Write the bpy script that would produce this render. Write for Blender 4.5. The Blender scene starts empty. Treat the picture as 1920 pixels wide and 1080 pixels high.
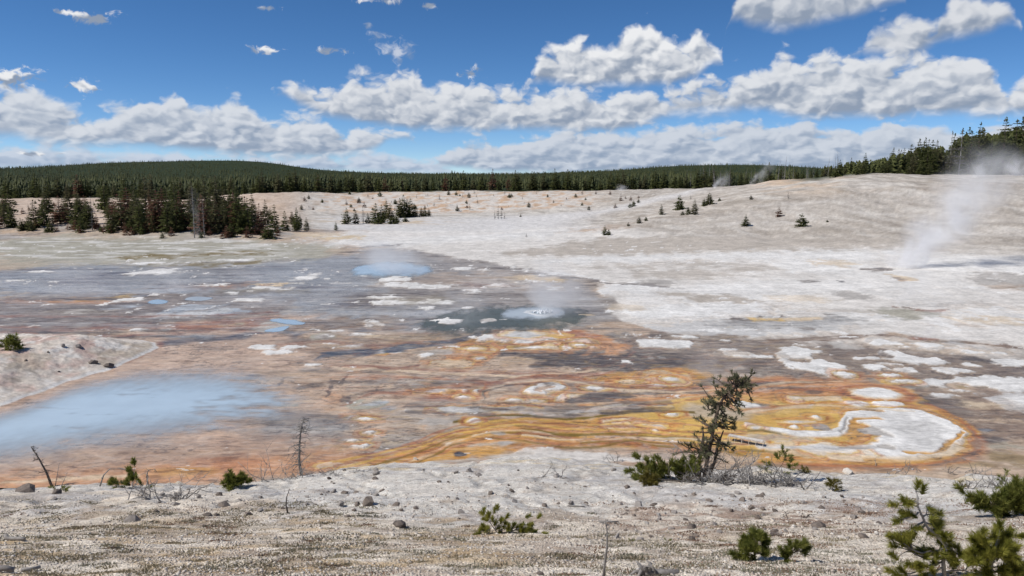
import bpy, math, random
import numpy as np
from mathutils import Vector, Matrix

# ------------------------------------------------------------------ camera, sky, sun, exposure
scene = bpy.context.scene
col = scene.collection
EYE = 20.0                      # eye height above the basin floor, metres
FPX = 1423.0                    # focal length in photo pixels (1920 wide)
PITCH = math.atan(208.0 / FPX)  # looking slightly down; horizon at photo row 332
SP, CP = math.sin(PITCH), math.cos(PITCH)
SUN_EL, SUN_AZ = math.radians(50), math.radians(-104)   # azimuth from +Y towards +X: left, a little behind

cam_data = bpy.data.cameras.new('camera')
cam = bpy.data.objects.new('camera', cam_data)
col.objects.link(cam)
cam.location = (0, 0, EYE)
cam.rotation_euler = (math.pi / 2 - PITCH, 0, 0)
cam_data.sensor_width = 36.0
cam_data.lens = 36.0 * FPX / 1920.0
cam_data.clip_start = 0.1
cam_data.clip_end = 30000
scene.camera = cam

sun_data = bpy.data.lights.new('sun', 'SUN')
sun_data.energy = 4.0
sun_data.angle = math.radians(0.5)
sun_data.color = (1.0, 0.955, 0.89)
sun = bpy.data.objects.new('sun', sun_data)
col.objects.link(sun)
sd = Vector((math.sin(SUN_AZ) * math.cos(SUN_EL), math.cos(SUN_AZ) * math.cos(SUN_EL), math.sin(SUN_EL)))
sun.rotation_euler = sd.to_track_quat('Z', 'Y').to_euler()
sun.location = (-30, -10, 60)

scene.view_settings.view_transform = 'Standard'
scene.view_settings.look = 'None'
scene.view_settings.exposure = 0.12
scene.view_settings.gamma = 1.0
scene.view_settings.use_curve_mapping = False
scene.render.engine = 'CYCLES'
cy = scene.cycles
cy.max_bounces = 9; cy.diffuse_bounces = 2; cy.glossy_bounces = 2
cy.transmission_bounces = 2; cy.volume_bounces = 7; cy.transparent_max_bounces = 12
cy.volume_step_rate = 1.0; cy.volume_max_steps = 160
cy.sample_clamp_indirect = 6.0


class NT:
    """small helper to write node trees"""
    def __init__(self, tree):
        self.t = tree
    def n(self, typ, **kw):
        nd = self.t.nodes.new(typ)
        for k, v in kw.items():
            setattr(nd, k, v)
        return nd
    def put(self, sock, v):
        if hasattr(v, 'is_linked') or isinstance(v, bpy.types.NodeSocket):
            self.t.links.new(v, sock)
        elif v is not None:
            sock.default_value = v
    def m(self, op, a, b=None, c=None, clamp=False):
        nd = self.n('ShaderNodeMath', operation=op, use_clamp=clamp)
        self.put(nd.inputs[0], a)
        if b is not None: self.put(nd.inputs[1], b)
        if c is not None: self.put(nd.inputs[2], c)
        return nd.outputs[0]
    def vm(self, op, a, b=None, scale=None):
        nd = self.n('ShaderNodeVectorMath', operation=op)
        self.put(nd.inputs[0], a)
        if b is not None: self.put(nd.inputs[1], b)
        if scale is not None: self.put(nd.inputs['Scale'], scale)
        return nd.outputs[0] if op not in ('LENGTH', 'DOT_PRODUCT', 'DISTANCE') else nd.outputs['Value']
    def xyz(self, x, y, z):
        nd = self.n('ShaderNodeCombineXYZ')
        for i, v in enumerate((x, y, z)): self.put(nd.inputs[i], v)
        return nd.outputs[0]
    def step(self, x, a, b, lo=0.0, hi=1.0):
        nd = self.n('ShaderNodeMapRange', interpolation_type='SMOOTHSTEP')
        self.put(nd.inputs[0], x); self.put(nd.inputs[1], a); self.put(nd.inputs[2], b)
        self.put(nd.inputs[3], lo); self.put(nd.inputs[4], hi)
        return nd.outputs[0]
    def lin(self, x, a, b, lo=0.0, hi=1.0):
        nd = self.n('ShaderNodeMapRange')
        self.put(nd.inputs[0], x); self.put(nd.inputs[1], a); self.put(nd.inputs[2], b)
        self.put(nd.inputs[3], lo); self.put(nd.inputs[4], hi)
        return nd.outputs[0]
    def mix(self, f, a, b, blend='MIX'):
        nd = self.n('ShaderNodeMix', data_type='RGBA', blend_type=blend)
        self.put(nd.inputs[0], f); self.put(nd.inputs[6], a); self.put(nd.inputs[7], b)
        return nd.outputs[2]
    def noise(self, vec, scale, detail=4.0, rough=0.55, dist=0.0, typ='FBM', dim='3D'):
        nd = self.n('ShaderNodeTexNoise', noise_dimensions=dim, noise_type=typ, normalize=True)
        if vec is not None: self.put(nd.inputs['Vector'], vec)
        nd.inputs['Scale'].default_value = scale
        nd.inputs['Detail'].default_value = detail
        nd.inputs['Roughness'].default_value = rough
        nd.inputs['Distortion'].default_value = dist
        return nd.outputs[0]
    def voro(self, vec, scale, detail=0.0, rough=0.5, feature='F1', out='Distance', smooth=None, rnd=1.0, dim='3D'):
        nd = self.n('ShaderNodeTexVoronoi', voronoi_dimensions=dim, feature=feature)
        self.put(nd.inputs['Vector'], vec)
        nd.inputs['Scale'].default_value = scale
        if 'Detail' in nd.inputs: nd.inputs['Detail'].default_value = detail
        if 'Roughness' in nd.inputs: nd.inputs['Roughness'].default_value = rough
        if smooth is not None: nd.inputs['Smoothness'].default_value = smooth
        nd.inputs['Randomness'].default_value = rnd
        return nd.outputs[out]


def ray(u, v):
    a, b = (u - 960.0) / FPX, (540.0 - v) / FPX
    return a, CP + SP * b, -SP + CP * b          # x, y, z of the view ray through photo pixel (u, v)

# ---- world: Nishita sky plus a field of cumulus, all as a function of direction only
world = bpy.data.worlds.new('World')
scene.world = world
world.use_nodes = True
wt = world.node_tree
wt.nodes.clear()
W = NT(wt)

def angles(u, v):
    x, y, z = ray(u, v)
    return math.atan2(x, y), math.atan2(z, math.hypot(x, y))

A0, A1, E0, E1 = -0.80, 0.80, -0.02, 0.30

def curve(xin, pts, default_out):
    """height of a cloud edge (elevation) against azimuth, from photo pixels"""
    nd = W.n('ShaderNodeFloatCurve')
    c = nd.mapping.curves[0]
    P = []
    for (u, v) in pts:
        a, e = angles(u, v)
        P.append((min(1, max(0, (a - A0) / (A1 - A0))), min(1, max(0, (e - E0) / (E1 - E0)))))
    while len(c.points) < len(P):
        c.points.new(0.5, 0.5)
    for p, q in zip(c.points, P):
        p.location = q
        p.handle_type = 'AUTO_CLAMPED'
    nd.mapping.extend = 'HORIZONTAL'
    nd.mapping.update()
    W.put(nd.inputs['Value'], xin)
    return W.lin(nd.outputs[0], 0.0, 1.0, E0, E1)

tc = W.n('ShaderNodeTexCoord')
sep = W.n('ShaderNodeSeparateXYZ')
W.put(sep.inputs[0], tc.outputs['Generated'])
dx, dy, dz = sep.outputs
AZ = W.m('ARCTAN2', dx, dy)
EL = W.m('ARCTAN2', dz, W.m('SQRT', W.m('ADD', W.m('MULTIPLY', dx, dx), W.m('MULTIPLY', dy, dy))))
# near the horizon clouds are farther, so their lumps are finer and flatter
ELs = W.m('MULTIPLY', W.m('POWER', W.m('MAXIMUM', W.m('ADD', EL, 0.03), 0.001), 0.62), 1.15)
P0 = W.xyz(AZ, ELs, 0.37)
SX, SY = -0.0065, 0.0090          # direction to the sun on the cloud face

def shifted(vec, off):
    return W.vm('ADD', vec, off)

def fields(off):
    """lumpy density field and the same field a little towards the sun"""
    p = shifted(P0, off)
    wv = W.n('ShaderNodeTexNoise', noise_dimensions='2D')
    W.put(wv.inputs['Vector'], p); wv.inputs['Scale'].default_value = 22; wv.inputs['Detail'].default_value = 3
    wv.inputs['Roughness'].default_value = 0.62
    w = W.vm('SCALE', W.vm('SUBTRACT', wv.outputs['Color'], (0.5, 0.5, 0.5)), scale=0.034)
    q = W.vm('ADD', p, w)
    def billow(vec):
        big = W.voro(vec, 19.0, detail=2.0, rough=0.58, feature='SMOOTH_F1', smooth=0.15, dim='2D')
        return W.m('SUBTRACT', 0.52, big)
    b0 = billow(q)
    b1 = billow(shifted(q, (SX, SY, 0.0)))
    fine = W.noise(q, 60.0, 4.0, 0.65, dim='2D')
    return b0, b1, W.m('SUBTRACT', fine, 0.5)

F1 = fields((0.0, 0.0, 0.0))
F2 = F1
XN = W.lin(AZ, A0, A1)

HI = (0.77, 0.78, 0.80, 1)
LO = (0.250, 0.305, 0.400, 1)

def band(top, bot, F, soft=0.010, amp=0.030, far=0.0, bright=1.0):
    """one rank of cumulus between a bumpy top edge and a flat base"""
    b0, b1, fine = F
    lift = W.m("ADD", W.m("MULTIPLY", W.m("ADD", b0, 0.17), amp), W.m("MULTIPLY", fine, amp * 0.50))
    up = W.m('ADD', W.m('SUBTRACT', top, EL), lift)
    dn = W.m('ADD', W.m('SUBTRACT', EL, bot), W.m('MULTIPLY', lift, 0.22))
    dens = W.m('MINIMUM', up, W.m('MULTIPLY', dn, 1.0))
    alpha = W.step(dens, -soft * 0.30, soft * 1.05)
    h = W.m('DIVIDE', W.m('SUBTRACT', EL, bot), W.m('MAXIMUM', W.m('SUBTRACT', top, bot), 0.012))
    rel = W.m('SUBTRACT', b0, b1)
    edge = W.step(up, 0.035, 0.0)             # sunlit crown
    light = W.m('ADD', W.m('MULTIPLY', W.m('SUBTRACT', h, 0.40), 0.80), W.m('MULTIPLY', rel, 1.35))
    light = W.m('ADD', light, W.m('MULTIPLY', fine, 0.35))
    light = W.m('ADD', W.m('ADD', light, W.m('MULTIPLY', edge, 0.22)), 0.34)
    light = W.m('MULTIPLY', W.step(light, -0.35, 1.1), bright)
    c = W.mix(light, LO, HI)
    if far:
        c = W.mix(far, c, (0.33, 0.45, 0.63, 1))
    return alpha, c

def puffs(lst, F, amp=0.55, soft=0.45, thin=1.0):
    """small separate clouds: (u, v, half width, half height) in photo pixels"""
    b0, b1, fine = F
    acc = None; hh = None
    for (u, v, ru, rv) in lst:
        a, e = angles(u, v)
        X = W.m('MULTIPLY', W.m('SUBTRACT', AZ, a), FPX / ru)
        Y = W.m('MULTIPLY', W.m('SUBTRACT', EL, e), FPX / rv)
        r = W.m('SUBTRACT', 1.0, W.m('SQRT', W.m('ADD', W.m('MULTIPLY', X, X), W.m('MULTIPLY', Y, Y))))
        r = W.m('MAXIMUM', r, -1.5)
        acc = r if acc is None else W.m('MAXIMUM', acc, r)
        t = W.m('MULTIPLY', W.m('MAXIMUM', W.m('ADD', r, 0.6), 0.0), Y)
        hh = t if hh is None else W.m('ADD', hh, t)
    d = W.m('ADD', acc, W.m('ADD', W.m('MULTIPLY', b0, amp), W.m('MULTIPLY', fine, 2.6)))
    alpha = W.m('MULTIPLY', W.step(d, -0.05, soft + 0.25), thin)
    light = W.m('ADD', 0.42, W.m('ADD', W.m('MULTIPLY', hh, 0.33), W.m('MULTIPLY', W.m('SUBTRACT', b0, b1), 2.4)))
    light = W.step(light, -0.1, 1.0)
    return alpha, W.mix(light, LO, HI)

layers = []
# cumulus the photograph does not frame: the same field carried on round the sky
gen_in = W.m('ADD', W.m('MULTIPLY', W.noise(shifted(P0, (7.7, 2.0, 4.0)), 5.0, 2.0, 0.55, dim='2D'), 1.0), W.m('MULTIPLY', F2[0], 0.22))
gen = W.m('ADD', gen_in, W.m('MULTIPLY', F2[2], 0.20))
thr = W.step(EL, 0.05, 0.75, 0.50, 0.66)
outside = W.m('MAXIMUM', W.step(W.m('ABSOLUTE', AZ), 0.68, 0.82), W.step(EL, 0.27, 0.36))
ga = W.m('MULTIPLY', W.step(W.m('SUBTRACT', gen, thr), -0.01, 0.06), outside)
ga = W.m('MULTIPLY', ga, W.step(EL, 0.0, 0.03))
gl = W.step(W.m('ADD', 0.5, W.m('MULTIPLY', W.m('SUBTRACT', F2[0], F2[1]), 3.0)), 0.0, 1.0)
layers.append((ga, W.mix(gl, LO, HI)))
# low far band, right
top = curve(XN, [(-200,335),(740,335),(800,318),(830,284),(860,264),(905,250),(960,258),(1010,246),(1070,246),(1130,236),(1195,240),(1260,228),(1335,236),(1390,222),(1430,214),(1490,228),(1560,232),(1640,222),(1705,216),(1775,226),(1810,238),(1870,232),(1990,230)], 0)
bot = curve(XN, [(-200,322),(760,316),(830,318),(1000,330),(1300,332),(1600,332),(1990,332)], 0)
layers.append(band(top, bot, F2, soft=0.009, amp=0.022, far=0.26, bright=0.74))
# hazy far rank hugging the horizon, left
top = curve(XN, [(-200,262),(0,268),(120,272),(260,276),(420,280),(560,284),(700,282),(800,290),(860,310),(1000,320),(1990,322)], 0)
bot = curve(XN, [(-200,328),(0,328),(300,328),(700,330),(860,332),(1000,332),(1990,332)], 0)
layers.append(band(top, bot, F1, soft=0.012, amp=0.020, far=0.5, bright=0.9))
# left band
top = curve(XN, [(-150,168),(0,158),(60,160),(105,180),(150,192),(182,204),(232,192),(272,176),(325,172),(372,194),(402,184),(432,174),(472,184),(505,202),(560,212),(640,232),(700,240),(752,246),(790,275),(830,330),(1990,335)], 0)
bot = curve(XN, [(-150,268),(0,262),(90,274),(200,279),(320,283),(430,294),(600,302),(690,292),(752,262),(800,290),(830,322),(1990,322)], 0)
layers.append(band(top, bot, F1, soft=0.011, amp=0.026, far=0.18, bright=0.82))
# main band
top = curve(XN, [(-200,335),(430,335),(492,215),(515,166),(560,160),(622,166),(652,140),(702,130),(745,126),(785,136),(805,158),(855,152),(905,156),(965,164),(1005,158),(1150,165),(1350,140),(1402,128),(1442,114),(1478,94),(1502,114),(1560,98),(1605,104),(1700,94),(1800,96),(1850,108),(1874,124),(1890,152),(1918,134),(1990,120)], 0)
bot = curve(XN, [(-200,322),(430,322),(495,205),(515,178),(560,198),(640,228),(702,238),(800,248),(900,250),(950,246),(1000,250),(1100,254),(1170,248),(1250,226),(1350,218),(1420,216),(1500,226),(1600,228),(1700,226),(1800,222),(1990,220)], 0)
layers.append(band(top, bot, F2, soft=0.012, amp=0.030, far=0.05, bright=0.84))
# tall cumulus in the middle
top = curve(XN, [(-200,335),(930,335),(972,200),(990,140),(1005,116),(1025,88),(1062,78),(1112,73),(1142,80),(1162,58),(1190,46),(1216,42),(1250,58),(1282,75),(1312,62),(1340,78),(1352,104),(1372,180),(1420,335),(1990,335)], 0)
bot = curve(XN, [(-200,322),(930,322),(975,190),(990,160),(1100,168),(1200,167),(1300,150),(1350,122),(1375,190),(1420,322),(1990,322)], 0)
layers.append(band(top, bot, F1, soft=0.012, amp=0.028, bright=1.0))
# clouds cut by the top edge, right
top = curve(XN, [(-200,335),(1310,335),(1350,100),(1372,14),(1400,-20),(1460,-50),(1640,-50),(1690,-14),(1720,80),(1760,335),(1990,335)], 0)
bot = curve(XN, [(-200,322),(1310,322),(1352,80),(1376,42),(1405,56),(1505,59),(1550,45),(1620,30),(1690,4),(1722,90),(1760,322),(1990,322)], 0)
layers.append(band(top, bot, F2, soft=0.014, amp=0.026, bright=0.68))
top = curve(XN, [(-200,335),(1530,335),(1575,150),(1595,96),(1625,62),(1655,32),(1715,30),(1750,42),(1768,6),(1800,-16),(1860,-14),(1895,8),(1910,50),(1945,200),(1990,335)], 0)
bot = curve(XN, [(-200,322),(1530,322),(1576,140),(1598,106),(1700,110),(1762,86),(1850,68),(1902,44),(1920,80),(1950,210),(1990,322)], 0)
layers.append(band(top, bot, F1, soft=0.014, amp=0.024, bright=0.74))
layers.append(puffs([(176,34,40,11),(140,26,30,6),(496,15,24,7),(500,93,26,10),(625,98,32,9),(152,162,30,16),(28,146,42,19),(886,138,28,14),
                     (704,2,50,8),(806,10,20,8),(60,288,22,5),(116,287,15,4),(610,456,1,1)], F1))
layers.append(puffs([(742,98,36,24),(708,70,26,14),(690,48,12,7)], F2, thin=0.6, soft=0.9))

sky = W.n('ShaderNodeTexSky', sky_type='NISHITA')
sky.sun_disc = False
sky.sun_elevation = SUN_EL
sky.sun_rotation = SUN_AZ
sky.altitude = 2300
sky.air_density = 0.62
sky.dust_density = 0.0
sky.ozone_density = 3.0
bg = W.n('ShaderNodeBackground')
hs = W.n('ShaderNodeHueSaturation'); hs.inputs['Saturation'].default_value = 1.20
W.put(hs.inputs['Color'], sky.outputs[0])
W.put(bg.inputs[0], hs.outputs[0]); bg.inputs[1].default_value = 0.104
last = bg.outputs[0]
for alpha, c in layers:
    b = W.n('ShaderNodeBackground')
    W.put(b.inputs[0], c); b.inputs[1].default_value = 1.0
    mx = W.n('ShaderNodeMixShader')
    W.put(mx.inputs[0], alpha); W.put(mx.inputs[1], last); W.put(mx.inputs[2], b.outputs[0])
    last = mx.outputs[0]
wo = W.n('ShaderNodeOutputWorld')
wt.links.new(last, wo.inputs[0])
world.cycles.sampling_method = 'MANUAL'
world.cycles.sample_map_resolution = 512

# ------------------------------------------------------------------ shared helpers
rng = np.random.default_rng(11)
random.seed(5)

_perm = np.random.default_rng(3).permutation(256)
_perm = np.concatenate([_perm, _perm])
_ga = np.arange(256) * (2 * np.pi / 256) * 7
_gx, _gy = np.cos(_ga), np.sin(_ga)

def perlin(x, y, seed=0):
    x = np.asarray(x, float) + seed * 17.31
    y = np.asarray(y, float) + seed * 5.77
    xi = np.floor(x).astype(int); yi = np.floor(y).astype(int)
    xf = x - xi; yf = y - yi
    xi &= 255; yi &= 255
    u = xf * xf * xf * (xf * (xf * 6 - 15) + 10); v = yf * yf * yf * (yf * (yf * 6 - 15) + 10)
    def g(ix, iy, ax, ay):
        h = _perm[_perm[ix & 255] + (iy & 255)]
        return _gx[h] * ax + _gy[h] * ay
    a = g(xi, yi, xf, yf); b = g(xi + 1, yi, xf - 1, yf)
    c = g(xi, yi + 1, xf, yf - 1); d = g(xi + 1, yi + 1, xf - 1, yf - 1)
    return (a + u * (b - a)) * (1 - v) + (c + u * (d - c)) * v

def fbm(x, y, octaves=5, seed=0, gain=0.55):
    s = 0.0; a = 1.0; f = 1.0
    for i in range(octaves):
        s = s + a * perlin(x * f, y * f, seed + i)
        f *= 2.03; a *= gain
    return s * 1.2

def sstep(x, a, b):
    t = np.clip((x - a) / (b - a), 0, 1)
    return t * t * (3 - 2 * t)

ALB = 1.25
def S(r, g, b):
    """albedo of a sunlit surface that shows the sRGB value (r, g, b)"""
    c = np.array([r, g, b], float) / 255.0
    c = np.where(c <= 0.04045, c / 12.92, ((c + 0.055) / 1.055) ** 2.4)
    return c / ALB
def S4(r, g, b):
    return tuple(float(k) for k in S(r, g, b)) + (1.0,)

def mesh_obj(name, verts, faces, mat=None, parent=None, smooth=False, link=True):
    me = bpy.data.meshes.new(name)
    if isinstance(faces, np.ndarray):
        nf, k = faces.shape
        me.vertices.add(len(verts)); me.vertices.foreach_set('co', np.asarray(verts, np.float32).ravel())
        me.loops.add(nf * k); me.loops.foreach_set('vertex_index', faces.astype(np.int32).ravel())
        me.polygons.add(nf); me.polygons.foreach_set('loop_start', np.arange(0, nf * k, k, dtype=np.int32))
        me.update(calc_edges=True)
    else:
        me.from_pydata([tuple(map(float, v)) for v in verts], [], [tuple(map(int, f)) for f in faces])
        me.update()
    if smooth:
        me.polygons.foreach_set('use_smooth', np.ones(len(me.polygons), bool))
    if mat: me.materials.append(mat)
    o = bpy.data.objects.new(name, me)
    if link: col.objects.link(o)
    if parent: o.parent = parent
    return o

def set_col(o, name, rgb):
    a = o.data.color_attributes.new(name, 'FLOAT_COLOR', 'POINT')
    buf = np.ones((len(o.data.vertices), 4), np.float32)
    buf[:, :3] = rgb
    a.data.foreach_set('color', buf.ravel())

def set_val(o, name, val):
    a = o.data.attributes.new(name, 'FLOAT', 'POINT')
    a.data.foreach_set('value', np.asarray(val, np.float32))

def tag(o, label=None, cat=None, group=None, kind=None):
    if label: o['label'] = label
    if cat: o['category'] = cat
    if group: o['group'] = group
    if kind: o['kind'] = kind
    return o

def empty(name, loc, rz=0.0, scale=1.0):
    o = bpy.data.objects.new(name, None)
    col.objects.link(o)
    o.location = loc; o.rotation_euler = (0, 0, rz); o.scale = (scale,) * 3
    o.empty_display_size = 0.2
    return o

def material(name):
    m = bpy.data.materials.new(name); m.use_nodes = True
    t = m.node_tree; t.nodes.clear()
    M = NT(t)
    out = M.n('ShaderNodeOutputMaterial')
    bs = M.n('ShaderNodeBsdfPrincipled')
    t.links.new(bs.outputs[0], out.inputs[0])
    return m, M, bs, out

# ------------------------------------------------------------------ terrain heights
# profiles of ground height against distance for a fan of directions (photo columns)
UC = [-500, 0, 200, 400, 500, 580, 700, 900, 1120, 1280, 1440, 1600, 1760, 1920, 2500]
FAR = {  # y: heights over the fan
    1000: [9, 8, 8, 8, 9, 10, 11, 12, 13, 13, 13, 14, 16, 16, 16],
    1500: [20, 22, 24, 22, 20, 18, 17, 18, 20, 22, 18, 16, 16, 16, 16],
    2200: [34, 44, 54, 52, 44, 32, 25, 26, 30, 34, 24, 20, 18, 18, 18],
    3000: [34, 44, 76, 86, 84, 50, 36, 30, 34, 42, 30, 22, 20, 20, 20],
    3400: [30, 36, 62, 66, 56, 38, 34, 30, 36, 50, 44, 30, 22, 20, 20],
    4600: [24, 30, 40, 40, 36, 32, 30, 30, 50, 92, 94, 60, 30, 24, 24],
    7500: [10, 10, 10, 10, 10, 10, 10, 10, 10, 10, 10, 10, 10, 10, 10]}
PROF = [
 [(266,0),(276,1.6),(300,3),(420,4.8),(520,6),(700,7)],
 [(266,0),(276,1.6),(300,3),(420,4.8),(520,6),(700,7)],
 [(252,0),(260,1.6),(290,3.4),(420,4.8),(520,6),(700,7)],
 [(238,0),(246,1.9),(275,3.8),(330,3.4),(420,5.0),(500,7.0),(700,8)],
 [(236,0),(246,1.2),(275,2.2),(330,2.0),(400,5.0),(440,9.6),(480,10.5),(560,9.5),(700,9)],
 [(236,0),(255,0.6),(330,1.0),(390,2.0),(440,6.5),(500,9.2),(560,9.5),(700,9)],
 [(270,0),(345,.3),(385,.8),(440,3.9),(560,8.4),(640,9.5),(700,10)],
 [(280,0),(345,.3),(385,1.2),(440,4.4),(520,8.0),(600,9.4),(700,10.5)],
 [(205,0),(235,.7),(270,1.6),(350,3.5),(420,6.0),(560,9.4),(620,10),(700,11)],
 [(195,0),(206,.4),(245,3.3),(290,6.3),(350,9.6),(420,12.4),(520,11.5),(700,11)],
 [(150,0),(180,.6),(200,.9),(228,2.9),(262,7.6),(310,14),(350,18.3),(420,17),(600,12),(700,12)],
 [(120,0),(160,.5),(185,.9),(197,1.2),(220,3.5),(247,8.3),(277,14.6),(305,19.4),(330,21.2),(420,21),(600,18),(700,16)],
 [(107,0),(145,.9),(180,1.5),(192,1.9),(214,3.9),(240,8.7),(270,14.8),(300,19.4),(322,20.6),(420,21),(600,19),(700,17)],
 [(110,0),(132,.6),(165,1.9),(178,2.9),(200,5),(228,9.2),(258,15),(290,19.4),(330,21),(420,21.5),(600,19),(700,17)],
 [(110,0),(132,.8),(165,2.5),(178,4),(200,7),(228,12),(258,18),(290,21),(330,22),(420,22),(600,19),(700,17)]]
YL = np.linspace(math.log(40), math.log(7500), 700)
UG = np.linspace(UC[0], UC[-1], 301)
_T = []
for i, pr in enumerate(PROF):
    ys = [40.0] + [p[0] for p in pr] + sorted(FAR)
    zs = [0.0] + [p[1] for p in pr] + [FAR[k][i] for k in sorted(FAR)]
    _T.append(np.interp(YL, np.log(ys), zs))
_T = np.array(_T)
TAB = np.array([np.interp(UG, UC, _T[:, j]) for j in range(len(YL))]).T
def _blur(a, n, axis):
    k = np.hanning(2 * n + 3)[1:-1]; k /= k.sum()
    pad = [(0, 0), (0, 0)]; pad[axis] = (n, n)
    b = np.pad(a, pad, mode='edge')
    return np.apply_along_axis(lambda r: np.convolve(r, k, 'valid'), axis, b)
TAB = _blur(_blur(TAB, 9, 0), 4, 1)

def fan(x, y):
    return 960 + FPX * x / (y * CP + 15 * SP)

def land0(x, y):
    """smooth ground beyond the near slope"""
    x = np.asarray(x, float); y = np.asarray(y, float)
    a = np.clip((fan(x, y) - UG[0]) / (UG[1] - UG[0]), 0, len(UG) - 1.001)
    b = np.clip((np.log(np.maximum(y, 40)) - YL[0]) / (YL[1] - YL[0]), 0, len(YL) - 1.001)
    i = a.astype(int); j = b.astype(int); a = a - i; b = b - j
    return (TAB[i, j] * (1 - a) + TAB[i + 1, j] * a) * (1 - b) + (TAB[i, j + 1] * (1 - a) + TAB[i + 1, j + 1] * a) * b

def plane_pt(u, v, z=0.0):
    a, b, c = ray(u, v)
    t = (z - EYE) / c
    return a * t, b * t

# the low pale spit on the left
SPIT_PX = [(-260, 830), (-120, 798), (0, 763), (60, 742), (130, 716), (200, 696), (262, 672), (298, 652), (292, 642), (240, 636), (150, 633), (60, 632), (-60, 632), (-260, 636)]
SPIT = np.array([plane_pt(*p) for p in SPIT_PX])

def poly_sd(px, py, poly):
    """signed distance to a closed polygon, negative inside"""
    d = np.full(px.shape, 1e18); inside = np.zeros(px.shape, bool)
    n = len(poly)
    for i in range(n):
        x0, y0 = poly[i]; x1, y1 = poly[(i + 1) % n]
        ex, ey = x1 - x0, y1 - y0
        wx, wy = px - x0, py - y0
        t = np.clip((wx * ex + wy * ey) / (ex * ex + ey * ey + 1e-12), 0, 1)
        d = np.minimum(d, (wx - ex * t) ** 2 + (wy - ey * t) ** 2)
        if ey != 0:
            cond = ((y0 <= py) & (y1 > py)) | ((y1 <= py) & (y0 > py))
            inside ^= cond & (px < x0 + (py - y0) / ey * ex)
    d = np.sqrt(d)
    return np.where(inside, -d, d)

def land(x, y):
    x = np.asarray(x, float); y = np.asarray(y, float)
    z = land0(x, y)
    # relief grows with the ground's height above the flat
    k = sstep(z, 0.3, 4.0) * sstep(-y, -900, -500)
    z = z + k * (1.1 * fbm(x / 34, y / 34, 4, 2) + 0.30 * fbm(x / 7, y / 9, 4, 9))
    k3 = sstep(z, 1.0, 5.0) * sstep(-y, -700, -480)
    z = z - k3 * .40 * np.maximum(0, .35 - np.abs(fbm(x / 9 + y / 30, y / 26, 4, 14))) * (1 + fbm(x / 30, y / 30, 2, 15))
    k2 = sstep(z, 0.02, 1.0)
    z = z + 0.10 * k2 * fbm(x / 5, y / 5, 4, 5)
    m = (y > 55) & (y < 100) & (x < -15)
    if m.any():
        d = poly_sd(x[m] + 0.5 * fbm(x[m] / 4, y[m] / 4, 3, 31), y[m] + 0.6 * fbm(x[m] / 4, y[m] / 4, 3, 33), SPIT)
        z = z.copy()
        z[m] = z[m] + sstep(-d, -0.2, 9.0) * 2.0 + sstep(-d, 0.0, 0.9) * 0.16 + sstep(-d, 0.5, 3) * 0.14 * fbm(x[m] / 1.6, y[m] / 1.6, 4, 35)
    return z

def slope(x, y):
    """the near bluff the photographer stands on"""
    x = np.asarray(x, float); y = np.asarray(y, float)
    sh = .9 * fbm(x / 4, 0 * x, 4, 41) + np.interp(x / np.maximum(y, 5), [-0.9, -0.66, -0.4, -0.22, -0.05, 0.1, 0.3, 0.5, 0.66, 0.9], [45.8, 46.6, 48.0, 50.6, 52.0, 51.6, 50.6, 49.4, 48.6, 47])
    z = np.interp(y, [-30, 0, 3, 10, 19, 30], [20.5, 18.3, 17.3, 14.43, 10.86, 7.0])
    far = y > 30
    zf = 7.0 * (sh - y) / (sh - 30.0)
    z = np.where(far, zf, z)
    z = z + 0.28 * fbm(x / 9, y / 9, 3, 40) * sstep(y, 8, 20) + 0.05 * fbm(x / 1.7, y / 1.7, 4, 44) + 0.9 * sstep(y, 46, 40) * 0
    z = z - sstep(y, 18, 26) * .16 * np.clip(1 - np.abs(fbm(x / 5 + y / 20, y / 9, 4, 131)) * 5, 0, 1)
    return z

def ground(x, y):
    return np.maximum(slope(x, y), land(x, y))

def hit(u, v, ymin=4.0, ymax=6000.0):
    """world point where the view ray of photo pixel (u, v) meets the ground"""
    a, b, c = ray(u, v)
    ys = np.exp(np.linspace(math.log(ymin), math.log(ymax), 420))
    t = ys / b
    zr = EYE + c * t
    zg = ground(a * t, ys)
    k = np.argmax(zr <= zg)
    if not (zr <= zg).any():
        k = len(ys) - 1
    y0, y1 = ys[max(k - 1, 0)], ys[k]
    for _ in range(12):
        ym = 0.5 * (y0 + y1); tm = ym / b
        if EYE + c * tm <= float(ground(np.array([a * tm]), np.array([ym]))[0]): y1 = ym
        else: y0 = ym
    t = y1 / b
    x = a * t
    return np.array([x, y1, float(ground(np.array([x]), np.array([y1]))[0])])

def px_m(p):
    """metres per photo pixel at a world point"""
    return (p[1] * CP + (EYE - p[2]) * SP) / FPX

def gz(x, y):
    return float(ground(np.array([float(x)]), np.array([float(y)]))[0])

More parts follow.
